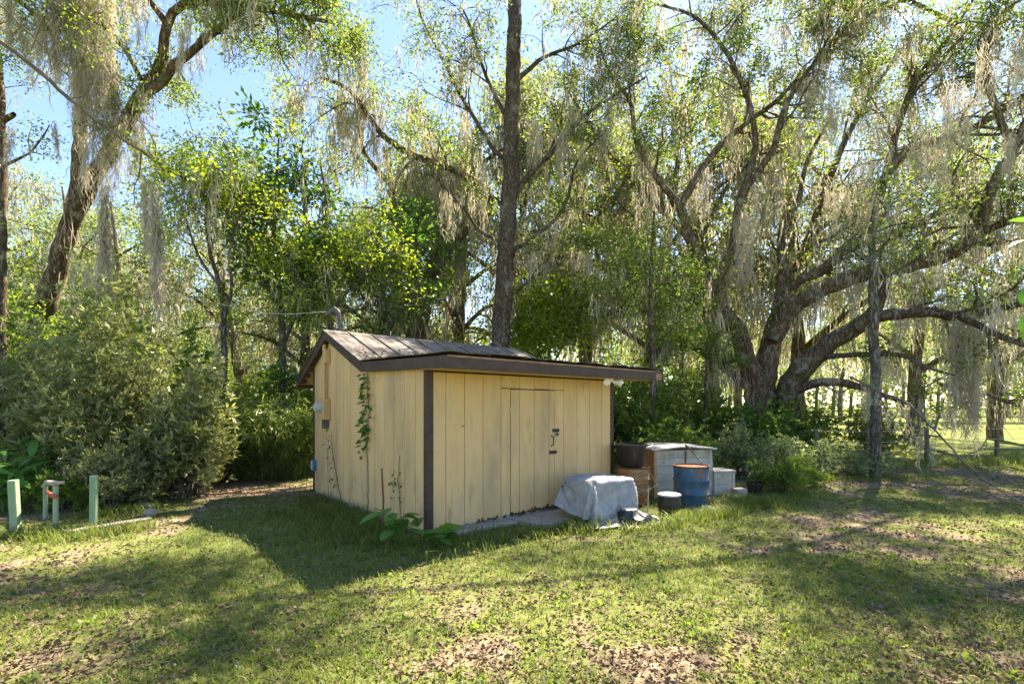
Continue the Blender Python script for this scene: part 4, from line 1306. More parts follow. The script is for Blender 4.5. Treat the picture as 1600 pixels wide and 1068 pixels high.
# ---------------------------------------------------------------- leaning oak at the left
b = at(52, 700, 12.6); b[2] = 0
lo = Tree(b, 15); lo.rs = .58
T1 = lo.limb([b + (-.15, 0, -.1)] + pxs([(60, 520), (72, 480), (94, 403), (117, 328), (154, 262), (187, 206), (228, 142), (250, 103), (262, 40), (285, 8), (356, 8), (440, 20), (510, 34)], 12.6, 10.5),
             [.46, .40, .38, .35, .32, .29, .27, .25, .20, .16, .14, .12, .09, .06], 16, .10, moss=1.2)
T2 = lo.limb(pxs([(228, 142), (255, 128), (278, 98), (330, 55), (400, -10), (450, -80)], 11.3, 10.6), [.20, .17, .15, .12, .10, .07], 12)
T3 = lo.limb(pxs([(100, 385), (118, 300), (124, 220), (128, 120), (135, 20), (130, -100)], 12.3, 11.0), [.26, .23, .20, .17, .14, .09], 12, moss=2.0)
T4 = lo.limb(pxs([(128, 120), (90, 60), (40, 10), (-40, -40)], 11.6, 10.4), [.12, .10, .08, .05], 8, moss=2.0)
T5 = lo.limb(pxs([(187, 206), (215, 230), (255, 260), (330, 300)], 11.7, 10.8), [.10, .08, .06, .03], 8, moss=2.0)
T6 = lo.limb(pxs([(262, 40), (210, -30), (150, -90), (60, -130)], 10.9, 9.4), [.12, .10, .08, .05], 8, moss=1.8)
T7 = lo.limb(pxs([(285, 8), (340, -60), (440, -100), (560, -130)], 10.8, 9.6), [.12, .10, .08, .05], 8)
for (P, R), n, f in ((T1, 26, .62), (T2, 18, .3), (T3, 13, .4), (T4, 9, .2), (T5, 6, .3), (T6, 12, .2), (T7, 12, .2)):
    lo.sprout(P, R, n, 1.35, up=.15, f0=f, subs=(4, 3), droop=.15)
lo_root = lo.finish('leaning_oak', 'leaning oak at the left with forked trunk and thick curtains of grey moss', 'tree', 'bark_oak', 'leaf_left_oak', 'moss_grey',
                    lo.crown(24, .14, .07, .036, keep=.5), lo.moss(1.7, 1.1, .016, per=15, rad=.10, seg=3))
tassels(lo_root, lo.base, [(100, -60, 150, 10.6, .28, 1500), (130, 0, 230, 10.8, .34, 2600), (150, -40, 190, 10.6, .25, 1500), (170, 80, 330, 11.0, .22, 1400), (125, 150, 300, 11.2, .22, 1300), (168, 280, 500, 10.6, .10, 800),
                           (240, 290, 545, 10.2, .11, 1100), (222, 280, 440, 10.4, .12, 600), (60, 20, 170, 10.4, .24, 900), (20, -20, 120, 10.2, .25, 900), (85, 190, 280, 10.6, .08, 260),
                           (215, 180, 300, 11.2, .25, 900), (290, 30, 160, 10.6, .12, 350), (18, 200, 280, 10.4, .10, 220), (45, 225, 285, 10.4, .06, 160), (135, 400, 470, 9.5, .2, 350), (205, -30, 90, 10.5, .2, 700)])

# slim trunk at the very edge
b = at(2, 690, 11.0); b[2] = 0
sl = Tree(b, 33)
P, R = sl.limb([b] + pxs([(2, 520), (3, 400), (4, 260), (2, 160), (-6, 40)], 11.0), [.10, .09, .085, .08, .07, .05], 10)
sl.limb(pxs([(2, 190), (12, 184), (22, 178)], 11.0, 10.8), [.07, .06, .045], 8, moss=0)
sl.sprout(P, R, 9, 1.2, f0=.35, subs=(4, 3))
sl.finish('slim_tree', 'slim dark trunk cut by the left edge of the picture', 'tree', 'bark_oak', 'leaf_left_oak', 'moss_grey', sl.crown(12, .13, .07, .035, keep=.6), sl.moss(1.0, .8, .012, per=12, rad=.1))

# long bare branch slanting across the upper left, with hanging twigs
b = at(0, 62, 6.6)
br = Pile()
P, R = spline(pxs([(-60, 20), (0, 64), (60, 112), (110, 155), (165, 200), (222, 238), (236, 246)], 6.4, 8.4), [.032, .030, .028, .026, .022, .016, .012], .12)
P += rng.normal(size=P.shape) * .008
br.add(tube_np(P, R, 8, .08))
for pts, r_ in (([(222, 238), (218, 262), (212, 290), (208, 318)], .012), ([(0, 10), (50, 55), (85, 90), (105, 105)], .014), ([(150, 140), (185, 165), (230, 195), (250, 205)], .007), ([(110, 155), (130, 148), (140, 135)], .008),
                ([(236, 246), (270, 250), (285, 258)], .008), ([(30, 40), (20, 60), (15, 90)], .008), ([(70, 30), (55, 60), (48, 80)], .008)):
    Q, RR = spline(pxs(pts, 7.6, 8.2), [r_, r_ * .5], .12)
    br.add(tube_np(Q + rng.normal(size=Q.shape) * .01, RR, 6))
tag(br.obj('bare_branch', 'dead_wood', smooth=True), 'long bare branch slanting down across the upper left', 'branch')

# ---------------------------------------------------------------- smaller trees left of the shed
def small_tree(name, label, base_px, d, stems, leaf, bark, per, spread, L, W, n, ln, keep=1.0, seed=1, moss=None, subs=(4, 3), up=.3, droop=.1, f0=.3):
    b = at(base_px[0], 700, d); b[2] = 0
    t = Tree(b, seed)
    for k_, (pts, rad) in enumerate(stems):
        pp = pxs(pts, d, d + rng.uniform(-.9, .6))
        if k_ == 0:
            pp = [b + (0, 0, -.05)] + pp
        P, R = t.limb(pp, rad, 10, .07, moss=.8)
        t.sprout(P, R, n, ln, up=up, subs=subs, f0=f0, droop=droop)
    return t.finish(name, label, 'tree', bark, leaf, 'moss_green', t.crown(per, spread, L, W, keep=keep), t.moss(*moss) if moss else None), t


small_tree('young_tree', 'thin grey-barked young tree with yellowish leaves left of the shed', (345, 640), 12.0,
           [([(345, 640), (350, 570), (349, 490), (342, 440), (328, 395), (322, 330), (330, 270)], [.085, .08, .075, .065, .055, .045, .03, .015]),
            ([(349, 500), (362, 450), (358, 400), (372, 340), (380, 290)], [.05, .04, .035, .025, .012]), ([(345, 450), (310, 400), (290, 340), (270, 300)], [.035, .03, .02, .01])],
           'leaf_yellow_green', 'bark_grey', 8, .16, .10, .05, 8, 1.2, .55, 41, (1.0, .7, .013, 9, .1), f0=.4)
small_tree('broadleaf_tree', 'dense dark green tree with large glossy leaves beside the shed gable', (440, 640), 13.4,
           [([(440, 640), (441, 540), (436, 450), (428, 360), (432, 280), (436, 215)], [.10, .095, .09, .075, .06, .04, .02]), ([(441, 545), (470, 470), (490, 400), (500, 330)], [.05, .04, .03, .015]),
            ([(438, 480), (400, 420), (380, 350), (385, 280)], [.05, .04, .03, .015])],
           'leaf_magnolia', 'bark_grey', 8, .19, .19, .075, 12, .72, .7, 43, (.4, .6, .013, 9, .1), subs=(4, 2), f0=.15)
small_tree('forked_tree', 'pale-barked forked tree with yellow-green leaves above the shed ridge', (518, 640), 13.2,
           [([(518, 640), (516, 500), (508, 440), (506, 380), (510, 320), (500, 250)], [.10, .09, .08, .07, .055, .04, .02]), ([(516, 500), (535, 462), (560, 440), (590, 380)], [.06, .05, .035, .012]),
            ([(516, 510), (490, 480), (470, 440), (455, 400)], [.05, .04, .03, .012]), ([(520, 490), (545, 485), (580, 478), (610, 440)], [.05, .04, .03, .01])],
           'leaf_yellow_green', 'bark_grey', 8, .16, .10, .05, 9, 1.2, .5, 44, (1.0, .9, .014, 10, .12))
small_tree('leafy_tree', 'leafy mid green tree behind the yellow-green forked tree', (600, 640), 14.5,
           [([(600, 640), (604, 520), (598, 450), (590, 380), (600, 310)], [.09, .085, .075, .06, .045, .02]), ([(602, 520), (630, 480), (650, 440), (655, 400)], [.05, .04, .03, .012]), ([(600, 500), (570, 470), (550, 420)], [.05, .035, .015])],
           'leaf_magnolia', 'bark_grey', 8, .2, .15, .06, 9, 1.2, .9, 45, (.9, 1.0, .014, 10, .12), subs=(4, 2))
small_tree('bright_sapling', 'bright green bushy sapling behind the middle of the shed roof', (858, 640), 15.5,
           [([(858, 640), (858, 560), (855, 500), (860, 450)], [.05, .05, .045, .03, .015]), ([(858, 580), (830, 530), (815, 490)], [.04, .03, .012]), ([(858, 580), (885, 530), (900, 490)], [.04, .03, .012])],
           'leaf_yellow_green', 'bark_grey', 12, .18, .11, .055, 12, .95, 1.0, 46, None, subs=(4, 2))
small_tree('roadside_tree', 'thin straight lichen-grey trunk standing before the low oak limb', (1368, 745), 11.3,
           [([(1368, 700), (1369, 620), (1366, 540), (1365, 460), (1363, 400), (1362, 350), (1370, 300)], [.125, .115, .11, .105, .095, .075, .05, .012])],
           'leaf_oak', 'bark_grey', 9, .15, .08, .04, 10, 1.2, .5, 47, (1.2, .9, .013, 12, .1), f0=.55)

# fallen or drooping dead branch at the right
db = Pile()
for pts, r0, d0, d1 in (([(1330, 588), (1370, 610), (1410, 625), (1430, 640), (1452, 662), (1472, 682), (1500, 716), (1540, 752), (1575, 772), (1625, 800)], .022, 10.6, 7.2), ([(1472, 682), (1440, 680), (1420, 684), (1395, 690)], .02, 9.4, 9.8),
                        ([(1462, 672), (1468, 645), (1480, 620)], .02, 9.5, 9.6), ([(1500, 716), (1530, 700), (1550, 670), (1560, 640)], .012, 8.8, 8.6), ([(1540, 752), (1500, 765), (1470, 790)], .012, 8.2, 7.8),
                        ([(1430, 640), (1440, 700), (1430, 740)], .012, 9.9, 9.8), ([(1575, 772), (1560, 800), (1545, 830)], .01, 7.8, 7.5), ([(1410, 625), (1395, 660), (1370, 690)], .012, 10.1, 10.0)):
    P, R = spline(pxs(pts, d0, d1), [r0, r0 * .4], .15)
    P += rng.normal(size=P.shape) * .012
    db.add(tube_np(P, R, 8, .08))
    for _ in range(5):
        i = rng.integers(0, len(P)); q = [P[i]]; d_ = rng.normal(size=3) * np.array([1, 1, .7]) + (0, 0, -.2)
        for j in range(4):
            d_ = d_ + rng.normal(size=3) * .4; q.append(q[-1] + d_ / np.linalg.norm(d_) * .13)
        db.add(tube_np(np.array(q), np.linspace(.007, .002, 5), 4))
dbr = thing('dead_branch', 'long dead branch sloping down to the ground at the right', 'branch', tuple(gp(1600, 790)))
db.obj('bough', 'dead_wood', dbr, True, off=gp(1600, 790))
tassels(dbr, gp(1600, 790), [(1400, 625, 690, 10.0, .25, 350), (1440, 665, 740, 9.7, .2, 300), (1480, 640, 700, 9.4, .15, 200), (1360, 605, 680, 10.4, .25, 350)], 'moss_green')

# leafy twig reaching in at the right edge, close by
tw = thing('leafy_twig', 'twig with large bright green leaves at the right edge', 'twig', tuple(at(1640, 420, 4.0)))
b = at(1640, 420, 4.0)
q = Pile()
P, R = spline([at(1650, 330, 4.05) - b, at(1612, 400, 4.0) - b, at(1600, 450, 4.0) - b, at(1606, 510, 4.0) - b], [.007, .005, .004, .002], .05)
q.add(tube_np(P, R, 6)); q.obj('stem', 'dead_wood', tw, True)


def big_leaf(L, W, curl=.25, n=7):
    """blade with midrib fold, pointed tip and drooping curl, base at the origin, along +X"""
    V = []; F = []
    for i in range(n):
        t = i / (n - 1)
        w = W * .5 * math.sin(PI * min(1, t * .93 + .05)) ** .75
        z = -curl * L * t * t
        V += [(L * t, -w, z + .18 * w), (L * t, 0, z), (L * t, w, z + .18 * w)]
    for i in range(n - 1):
        k = 3 * i
        F += [(k, k + 1, k + 4, k + 3), (k + 1, k + 2, k + 5, k + 4)]
    me = bpy.data.meshes.new('leaf'); me.from_pydata(V, [], F)
    me.polygons.foreach_set('use_smooth', np.ones(len(me.polygons), bool))
    me.materials.append(MATS['leaf_plant'])
    return me


def put_leaf(me, parent, loc, az, pitch, roll=0.0, s=1.0):
    o = bpy.data.objects.new('leaf', me)
    o.location = loc; o.rotation_euler = (roll, -pitch, az); o.scale = (s, s, s)
    return link(o, parent)


lm = big_leaf(.17, .075)
for (x, y, az, pt, s) in ((1597, 412, 2.7, -1.0, 1), (1604, 405, 2.0, -1.1, .9), (1600, 450, 3.6, -.95, .85), (1604, 490, 3.2, -1.1, .9), (1601, 375, 3.0, -.2, .7), (1612, 345, 2.6, .4, .8), (1606, 508, 2.4, -1.2, .8)):
    put_leaf(lm, tw, tuple(at(x, y, 4.0) - b), az, pt, rng.uniform(-.6, .6), s)

# ---------------------------------------------------------------- shrubs
def whorl_bush(name, label, c, size, n, leaf, L, W, seed, per=7, trunk=True, group=None, shell=.55, cat='shrub'):
    """shrub of leaf rosettes spread through a lumpy volume on forking stems"""
    r_ = np.random.default_rng(seed)
    c = np.array(c, float)
    root = thing(name, label, cat, (c[0], c[1], 0), 0, group)
    ns = max(12, n // 11)
    d = unit(r_.normal(size=(ns, 3))); d[:, 2] = np.abs(d[:, 2]) - .62 * r_.random(ns); d = unit(d)
    lump_ = .42 + 1.05 * fbm(d[:, 0] * 2 + seed, d[:, 1] * 2 + d[:, 2] * 2.3, .6, 2)
    ext = lump_ * (.62 + .45 * r_.random(ns))
    E = d * ext[:, None] * np.array([size[0], size[1], size[2] * .62]); E[:, 2] = np.maximum(E[:, 2] + size[2] * .38, .06)
    C = []; ax = []
    for e, dd in zip(E, d):
        b0 = e * np.array([.45, .45, .55]); bend = r_.normal(size=3) * .10 * size[0]
        m = r_.integers(8, 15)
        t = (.15 + .85 * np.sort(r_.random(m)))[:, None]
        pts = b0 + (e - b0) * t + bend * np.sin(t * PI) + r_.normal(size=(m, 3)) * .07 * min(size[0], 1.3)
        C.append(pts); ax.append(np.repeat(unit(e - b0 + np.array([0, 0, .25]))[None], m, 0))
    C = np.concatenate(C); ax = unit(np.concatenate(ax) + r_.normal(size=(len(C), 3)) * .35)
    C[:, 2] = np.abs(C[:, 2]) + .02
    n = len(C)
    CC = np.repeat(C, per, 0); AX = np.repeat(ax, per, 0)
    A = unit(unit(r_.normal(size=CC.shape)) * .9 + AX * .7)
    s_ = (.45 + .85 * r_.random(len(CC))) * np.repeat(.75 + .5 * r_.random(n), per)
    q = Pile(); q.add(leaves_np(CC + r_.normal(size=CC.shape) * .012, A, L * s_, W * s_))
    q.obj('foliage', leaf, root)
    q = Pile()
    for i in range(min(16, n // 20)):
        j = r_.integers(0, n)
        P, R = spline([(r_.normal() * .15 * size[0], r_.normal() * .15 * size[1], -.05), C[j] * np.array([.45, .45, .5]), C[j]], [.022, .014, .004], .3)
        q.add(tube_np(P + r_.normal(size=P.shape) * .01, R, 5))
    q.obj('stems', 'bark_grey', root, True)
    return root


wb = whorl_bush
b1 = gp(120, 765); b2 = gp(215, 760)
wb('grey_green_shrub', 'tall grey-green shrub with rosette leaves behind the green posts', (-7.3, 8.9, 0), (1.35, 1.2, 3.9), 2600, 'leaf_pittosporum', .13, .036, 51, per=9)
wb('grey_green_shrub', 'grey-green shrub overhanging the concrete kerb beside the bamboo', (-5.75, 8.7, 0), (.95, .9, 2.9), 1500, 'leaf_pittosporum', .13, .036, 52, per=9)
wb('grey_green_shrub', 'grey-green shrub cut by the left edge behind lush leaves', (-9.4, 9.1, 0), (1.5, 1.2, 3.2), 2000, 'leaf_pittosporum', .13, .036, 53, per=9)
wb('grey_green_shrub', 'low grey-green shrub directly behind the standpipe', (-6.35, 7.85, 0), (.75, .55, 1.25), 900, 'leaf_pittosporum', .08, .024, 54)
wb('narrow_evergreen', 'dark narrow evergreen climbing before the leaning oak trunk', at(150, 700, 11.3) * (1, 1, 0), (.9, .8, 5.6), 3000, 'leaf_bamboo', .12, .03, 55, cat='shrub')
wb('dense_shrub', 'large light green shrub at the far left below the sky', at(20, 700, 11.8) * (1, 1, 0), (1.6, 1.2, 5.2), 3400, 'leaf_under', .10, .05, 56)


wb('mixed_shrub', 'light green loose shrub rising behind the gap between grey-green shrub and bamboo', (-7.7, 11.8, 0), (1.0, .8, 3.9), 1100, 'leaf_bright', .11, .05, 57)
wb('mixed_shrub', 'yellow-green shrub showing above the grey-green shrub', (-8.3, 10.4, 0), (1.3, .8, 4.0), 1400, 'leaf_yellow_green', .11, .045, 58)
wb('mixed_shrub', 'low bright green fern-like growth under the grey-green shrub', (-6.9, 7.7, 0), (.6, .4, .6), 260, 'leaf_bright', .14, .025, 59)


def bamboo(name, label, c, n, H, seed, spread=.5, group=None):
    """clump of arching canes with drooping narrow leaves"""
    r_ = np.random.default_rng(seed)
    root = thing(name, label, 'bamboo', (c[0], c[1], 0), 0, group)
    q = Pile(); lv = Pile(); C = []; A = []
    for _ in range(n):
        a = r_.random() * 2 * PI; o = np.array([math.cos(a), math.sin(a), 0])
        p = o * spread * .5 * r_.random(); h = H * (.5 + .6 * r_.random()); lean = spread * (.6 + 1.1 * r_.random())
        t = np.linspace(0, 1, 8)[:, None]
        P = p + o * lean * t ** 2 + np.array([0, 0, 1]) * h * (t - .25 * t ** 3)
        q.add(tube_np(P, np.linspace(.010, .003, 8), 5))
        for _k in range(22):
            i = .18 + .82 * r_.random(); pp = np.array([np.interp(i, t[:, 0], P[:, m]) for m in range(3)])
            d = unit(r_.normal(size=3) * np.array([1, 1, .3]) + o * .6)
            e = pp + d * .16 * r_.random() + (0, 0, -.02)
            for _m in range(5):
                C.append(e + r_.normal(size=3) * .035); A.append(unit(d * .7 + r_.normal(size=3) * .55 + np.array([0, 0, -.55])))
    C = np.array(C); A = np.array(A)
    s_ = .6 + .8 * r_.random(len(C))
    lv.add(leaves_np(C, A, .19 * s_, .022 * s_))
    q.obj('canes', 'leaf_bamboo', root, True); lv.obj('foliage', 'leaf_bamboo', root)
    return root


for (x, d, n, H, lab) in ((262, 10.6, 40, 2.5, 'dark bamboo clump next to the grey-green shrub'), (310, 10.5, 46, 2.3, 'bamboo clump second from the grey-green shrub'), (365, 10.7, 50, 2.3, 'bamboo clump below the thin young tree'),
                          (415, 10.9, 46, 2.2, 'bamboo clump below the broadleaf tree'), (462, 11.2, 46, 2.5, 'pale bamboo clump against the far end of the shed'), (285, 11.6, 34, 2.9, 'taller bamboo clump standing behind the dark bamboo')):
    bamboo('bamboo_clump', lab, at(x, 700, d) * (1, 1, 0), n, H, int(x), .62, 'bamboo hedge left of the shed')
wb('sunlit_hedge', 'sunlit yellow-green leafy hedge above the bamboo at left', at(255, 700, 13.2) * (1, 1, 0), (2.0, 1.0, 3.4), 2200, 'leaf_yellow_green', .12, .055, 61, cat='hedge')
wb('sunlit_hedge', 'sunlit yellow-green leafy hedge between young tree and shed', at(440, 700, 13.6) * (1, 1, 0), (2.0, 1.0, 3.1), 2200, 'leaf_yellow_green', .12, .055, 62, cat='hedge')

# lush strap-leaved plants at the left edge
lm2 = big_leaf(.40, .10, .45, 6)
for k_, (x, y, lab) in enumerate(((8, 800, 'lush bright green strap-leaved plant at the left edge'), (52, 785, 'lush bright green strap-leaved plant before the grey-green shrub'), (25, 770, 'strap-leaved green plant behind the thick green post'))):
    p = gp(x, y)
    r_ = np.random.default_rng(70 + k_)
    t = thing('lush_plant', lab, 'plant', tuple(p))
    q = Pile()
    for s_ in range(13):
        h = .45 + .6 * r_.random(); a = r_.random() * 6.28; e = np.array([math.cos(a) * .3, math.sin(a) * .3, h])
        P, R = spline([(e[0] * .2, e[1] * .2, 0), e * (.55, .55, .6), e], [.012, .009, .004], .15)
        q.add(tube_np(P, R, 5))
        for j in range(6):
            f = .35 + .65 * j / 5
            put_leaf(lm2, t, tuple(e * (f, f, f)), a + (1.3 if j % 2 else -1.3) + r_.normal() * .4, .45 + r_.normal() * .3, r_.normal() * .3, .7 + .5 * r_.random())
    q.obj('stems', 'leaf_plant', t, True)

# broad-leaved seedling at the shed corner, and its low neighbour
lm3 = big_leaf(.25, .13, .3, 7)
for k_, (p, H, n, lab) in enumerate(((np.array([-1.27, 5.78, 0]), .52, 15, 'upright broad-leaved green plant at the shed corner post'), (np.array([-.90, 5.66, 0]), .28, 15, 'low broad-leaved plant spreading beside the taller one at the corner'))):
    r_ = np.random.default_rng(80 + k_)
    t = thing('broadleaf_plant', lab, 'plant', tuple(p))
    q = Pile()
    for s_ in range(3):
        a = r_.random() * 6.28; e = np.array([math.cos(a) * .22 - (.12 if k_ == 0 else 0), math.sin(a) * .12, H * (.7 + .4 * r_.random())])
        P, R = spline([(0, 0, 0), e * (.4, .4, .6), e], [.007, .005, .003], .08)
        q.add(tube_np(P, R, 5))
        for j in range(n // 3 + 2):
            f = .3 + .7 * r_.random()
            put_leaf(lm3, t, (e[0] * f, e[1] * f, e[2] * f + .01), r_.random() * 6.28, .25 + r_.normal() * .3, r_.normal() * .2, .6 + .55 * r_.random())
    q.obj('stems', 'leaf_plant', t, True)

# climbing vines on the gable wall
def vine(label, pts, leafspan, n, L, seed):
    r_ = np.random.default_rng(seed)
    W_ = [shed_w(-.02, v, z) for (v, z) in pts]
    P, R = spline(W_, [.007, .004], .06)
    out = np.array([-SH_D[0], -SH_D[1], 0]); side = np.array([SH_L[0], SH_L[1], 0])
    P = P + side * (r_.normal(size=(len(P), 1)) * .012)
    base = P[0].copy(); base[2] = 0
    t = thing('climbing_vine', label, 'vine', tuple(base))
    q = Pile(); q.add(tube_np(P - base, R, 5)); q.obj('stem', 'dead_wood', t, True)
    C = []; 
    for _ in range(n):
        f = leafspan[0] + (leafspan[1] - leafspan[0]) * r_.random() ** .8
        i = min(int(f * (len(P) - 1)), len(P) - 1)
        C.append(P[i] + side * r_.normal() * .085 + out * (.02 + .05 * r_.random()) + np.array([0, 0, r_.normal() * .05]))
    C = np.array(C)
    A = unit(side[None] * r_.normal(size=(n, 1)) + np.array([0, 0, -.5]) + out[None] * .35 + r_.normal(size=(n, 3)) * .3)
    q = Pile(); q.add(leaves_np(C - base, A, L * (.6 + .7 * r_.random(n)), L * .48)); q.obj('foliage', 'leaf_magnolia', t)


vine('leafy vine climbing the middle of the gable wall to the roof', [(1.72, 0), (1.70, .5), (1.74, 1.0), (1.68, 1.5), (1.72, 1.9), (1.70, 2.12)], (.48, 1.0), 110, .105, 1)
vine('sparse leafless vine below the electric meter', [(2.75, 0), (2.95, .4), (3.15, .8), (3.22, 1.15)], (.3, 1.0), 26, .07, 2)
vine('short thin vine low on the gable wall near the corner', [(.66, 0), (.70, .35), (.72, .6), (.71, .95)], (.35, .8), 34, .06, 3)

# service cable from the trees to the mast
e = shed_w(.16 - .18, 3.45, 3.27)
P, R = spline([at(205, 420, 14.0), at(290, 462, 12.0), at(345, 475, 10.6), at(430, 490, 9.4), e], [.007, .007], .3)
q = Pile(); q.add(tube_np(P, R, 6))
tag(q.obj('service_cable', 'wire_pale', smooth=True), 'overhead service cable sagging from the trees to the shed mast', 'cable')

# right-hand shrubs and undergrowth
wb('silver_shrub', 'silvery green shrub at the foot of the live oak', (5.2, 11.2, 0), (.95, .7, 1.25), 900, 'leaf_silver', .075, .03, 91)
wb('silver_shrub', 'silvery green shrub mid row before the thin straight trunk', (6.5, 11.3, 0), (.95, .7, 1.0), 850, 'leaf_silver', .075, .03, 92)
wb('silver_shrub', 'low silvery shrub around the foot of the thin straight trunk', (7.9, 11.5, 0), (.9, .6, .75), 600, 'leaf_silver', .07, .028, 93)
wb('dark_shrub', 'dark glossy shrub against the live oak trunk', (7.2, 14.5, 0), (1.4, 1.0, 1.9), 1400, 'leaf_magnolia', .10, .05, 94)
wb('thicket_shrub', 'green thicket shrub behind the pale storage box', (3.6, 11.2, 0), (1.3, .9, 1.25), 1300, 'leaf_under', .085, .042, 95)
wb('thicket_shrub', 'tall green thicket below the brown eave end', (3.6, 13.8, 0), (1.7, 1.1, 3.0), 2400, 'leaf_under', .10, .05, 96)
wb('thicket_shrub', 'tall sunlit thicket between shed and live oak', (5.6, 15.8, 0), (1.8, 1.2, 3.2), 2200, 'leaf_bright', .10, .05, 97)
wb('thicket_shrub', 'bright green thicket above the shed eave at right', (4.0, 17.5, 0), (2.0, 1.3, 4.0), 2000, 'leaf_yellow_green', .12, .055, 98)
wb('thicket_shrub', 'yellow-green thicket right behind the shed roof', (1.2, 16.0, 0), (2.2, 1.2, 3.3), 2000, 'leaf_yellow_green', .12, .055, 99)
wb('field_edge_shrub', 'leafy shrub on the fence line right of the oak trunk', (9.3, 16.5, 0), (1.8, 1.1, 2.0), 1600, 'leaf_under', .10, .05, 100)
wb('field_edge_shrub', 'rounded shrub by the fence post near the field', (11.4, 15.4, 0), (1.2, .9, 1.8), 1200, 'leaf_far', .09, .045, 101)
wb('weed_clump', 'leafy weed clump at the right end of the stored things', (4.85, 8.9, 0), (.5, .42, .75), 340, 'leaf_under', .085, .035, 102, cat='weeds')
wb('weed_clump', 'weed clump on the lawn edge below the silvery shrub', (5.7, 9.9, 0), (.6, .4, .55), 320, 'leaf_under', .08, .03, 103, cat='weeds')

# dark stems in the thicket
for k_, (x, d, r_, top, lab) in enumerate(((1018, 13.2, .085, 330, 'dark straight stem just right of the brown eave end'), (1102, 15.0, .07, 430, 'dark stem in the thicket left of the oak arm'), (1064, 14.0, .04, 470, 'thin stem in the thicket between two dark stems'))):
    b = at(x, 700, d) * (1, 1, 0)
    t = Tree(b, 110 + k_)
    P, R = t.limb([b] + pxs([(x, 650), (x + 3, 560), (x - 2, 480), (x + 4, top)], d), [r_, r_, r_ * .85, r_ * .7, r_ * .4], 8, moss=1)
    t.sprout(P, R, 9, 1.1, f0=.4, subs=(4, 3))
    t.finish('thicket_tree', lab, 'tree', 'bark_oak', 'leaf_under', 'moss_green', t.crown(9, .16, .09, .045, keep=.7), t.moss(1.0, .9, .015, 11, .1))

# ---------------------------------------------------------------- woods behind: kinds copied to many spots
def proto_tree(seed, H, spread, leaf, moss_mat, per, keep, nb=13, Lf=.12, mossd=.8):
    t = Tree((0, 0, 0), seed)
    lean = t.r.normal(size=2) * .4
    P, R = t.limb([(0, 0, -.2), (lean[0] * .2, lean[1] * .2, H * .3), (lean[0], lean[1], H * .62), (lean[0] * 1.6, lean[1] * 1.6, H * .92)], [.019 * H, .015 * H, .011 * H, .003 * H], 10, .1, step=.5, moss=.4)
    for i in range(nb):
        f = .28 + .66 * i / nb
        j = int(f * (len(P) - 1)); a = i * 2.4 + t.r.random(); L = spread * (1.1 - .55 * f) * (.7 + .5 * t.r.random())
        o = np.array([math.cos(a), math.sin(a), 0])
        Q, RR = t.limb([P[j], P[j] + o * L * .5 + (0, 0, L * .32), P[j] + o * L + (0, 0, L * .38)], [R[j] * .55, R[j] * .35, .02], 7, .08, step=.4, moss=1.0)
        t.sprout(Q, RR, 6, L * .42, up=.2, subs=(4, 2), droop=.15)
    cr = t.crown(per, .24, Lf, Lf * .5, keep=keep)
    mo_ = t.moss(mossd * 1.9, 1.6, .045, per=8, rad=.15, seg=2)
    out = []
    for (pl, nm, mt_, sm) in ((t.thick, 'trunk', 'bark_oak', True), (t.wood, 'branches', 'bark_oak', True), (cr, 'crown', leaf, False), (mo_, 'hanging_moss', moss_mat, False)):
        V = np.concatenate(pl.V)
        me = np_mesh(nm, V, [np.concatenate(f) for f in pl.F.values()], sm); me.materials.append(MATS[mt_])
        out.append((nm, me))
    return out


PROT = [proto_tree(201, 12, 4.2, 'leaf_far', 'moss_green', 9, .6), proto_tree(202, 11, 4.4, 'leaf_left_oak', 'moss_green', 9, .55), proto_tree(203, 13, 4.0, 'leaf_far', 'moss_grey', 8, .42, mossd=1.5),
        proto_tree(204, 9, 3.6, 'leaf_under', 'moss_green', 10, .7, mossd=.3)]


def wood_tree(kind, x, y, s, rz, label, group):
    root = thing('woodland_tree', label, 'tree', (x, y, 0), rz, group)
    root.scale = (s, s, s)
    for nm, me in PROT[kind]:
        o = bpy.data.objects.new(nm, me)
        if nm in ('hanging_moss', 'branches'): o['kind'] = 'stuff'
        link(o, root)


r_ = np.random.default_rng(77)
spots = [(-15.5, 20.5, 1, .95), (-11.8, 21.5, 0, .98), (-8.4, 20.0, 2, .95), (-5.2, 21.8, 1, 1.1), (-2.4, 22.0, 2, 1.25), (0.6, 22.5, 0, 1.45), (3.4, 23.0, 2, 1.5), (6.4, 23.5, 1, 1.55),
         (9.8, 24.0, 0, 1.55), (13.6, 23.5, 2, 1.45), (-19.0, 22.5, 0, 1.0), (-23.0, 22.0, 2, 1.05)]
FRONT = ['woodland tree behind the dark narrow evergreen', 'woodland tree seen between narrow evergreen and thin young tree', 'moss-hung woodland tree right behind the dense broadleaf tree',
         'woodland tree behind the broken-stemmed oak', 'moss-hung woodland tree just left of the tall straight trunk', 'woodland tree just right of the tall straight trunk',
         'moss-hung woodland tree above the right half of the shed roof', 'woodland tree behind the left limbs of the live oak', 'woodland tree directly behind the live oak trunk',
         'moss-hung woodland tree behind the low right limb of the live oak', 'woodland tree behind the leaning oak', 'moss-hung woodland tree at the left edge', 'woodland tree outermost on the left']
for i, (x, y, k_, s) in enumerate(spots[:12]):
    wood_tree(k_, x, y, s, r_.random() * 6.28, FRONT[i], 'front row of the woods behind the shed')
spots2 = [(x, 31 + 4 * r_.random(), int(r_.integers(0, 4)), 1.05 + .2 * r_.random()) for x in np.arange(-36, 16, 4.6)]
for (x, y, k_, s) in spots2:
    if -7 < x < 9:
        continue
    wood_tree(k_, x, y, s, r_.random() * 6.28, 'tree deeper in the woods, seen in gaps behind the front row', 'deeper trees of the woods')
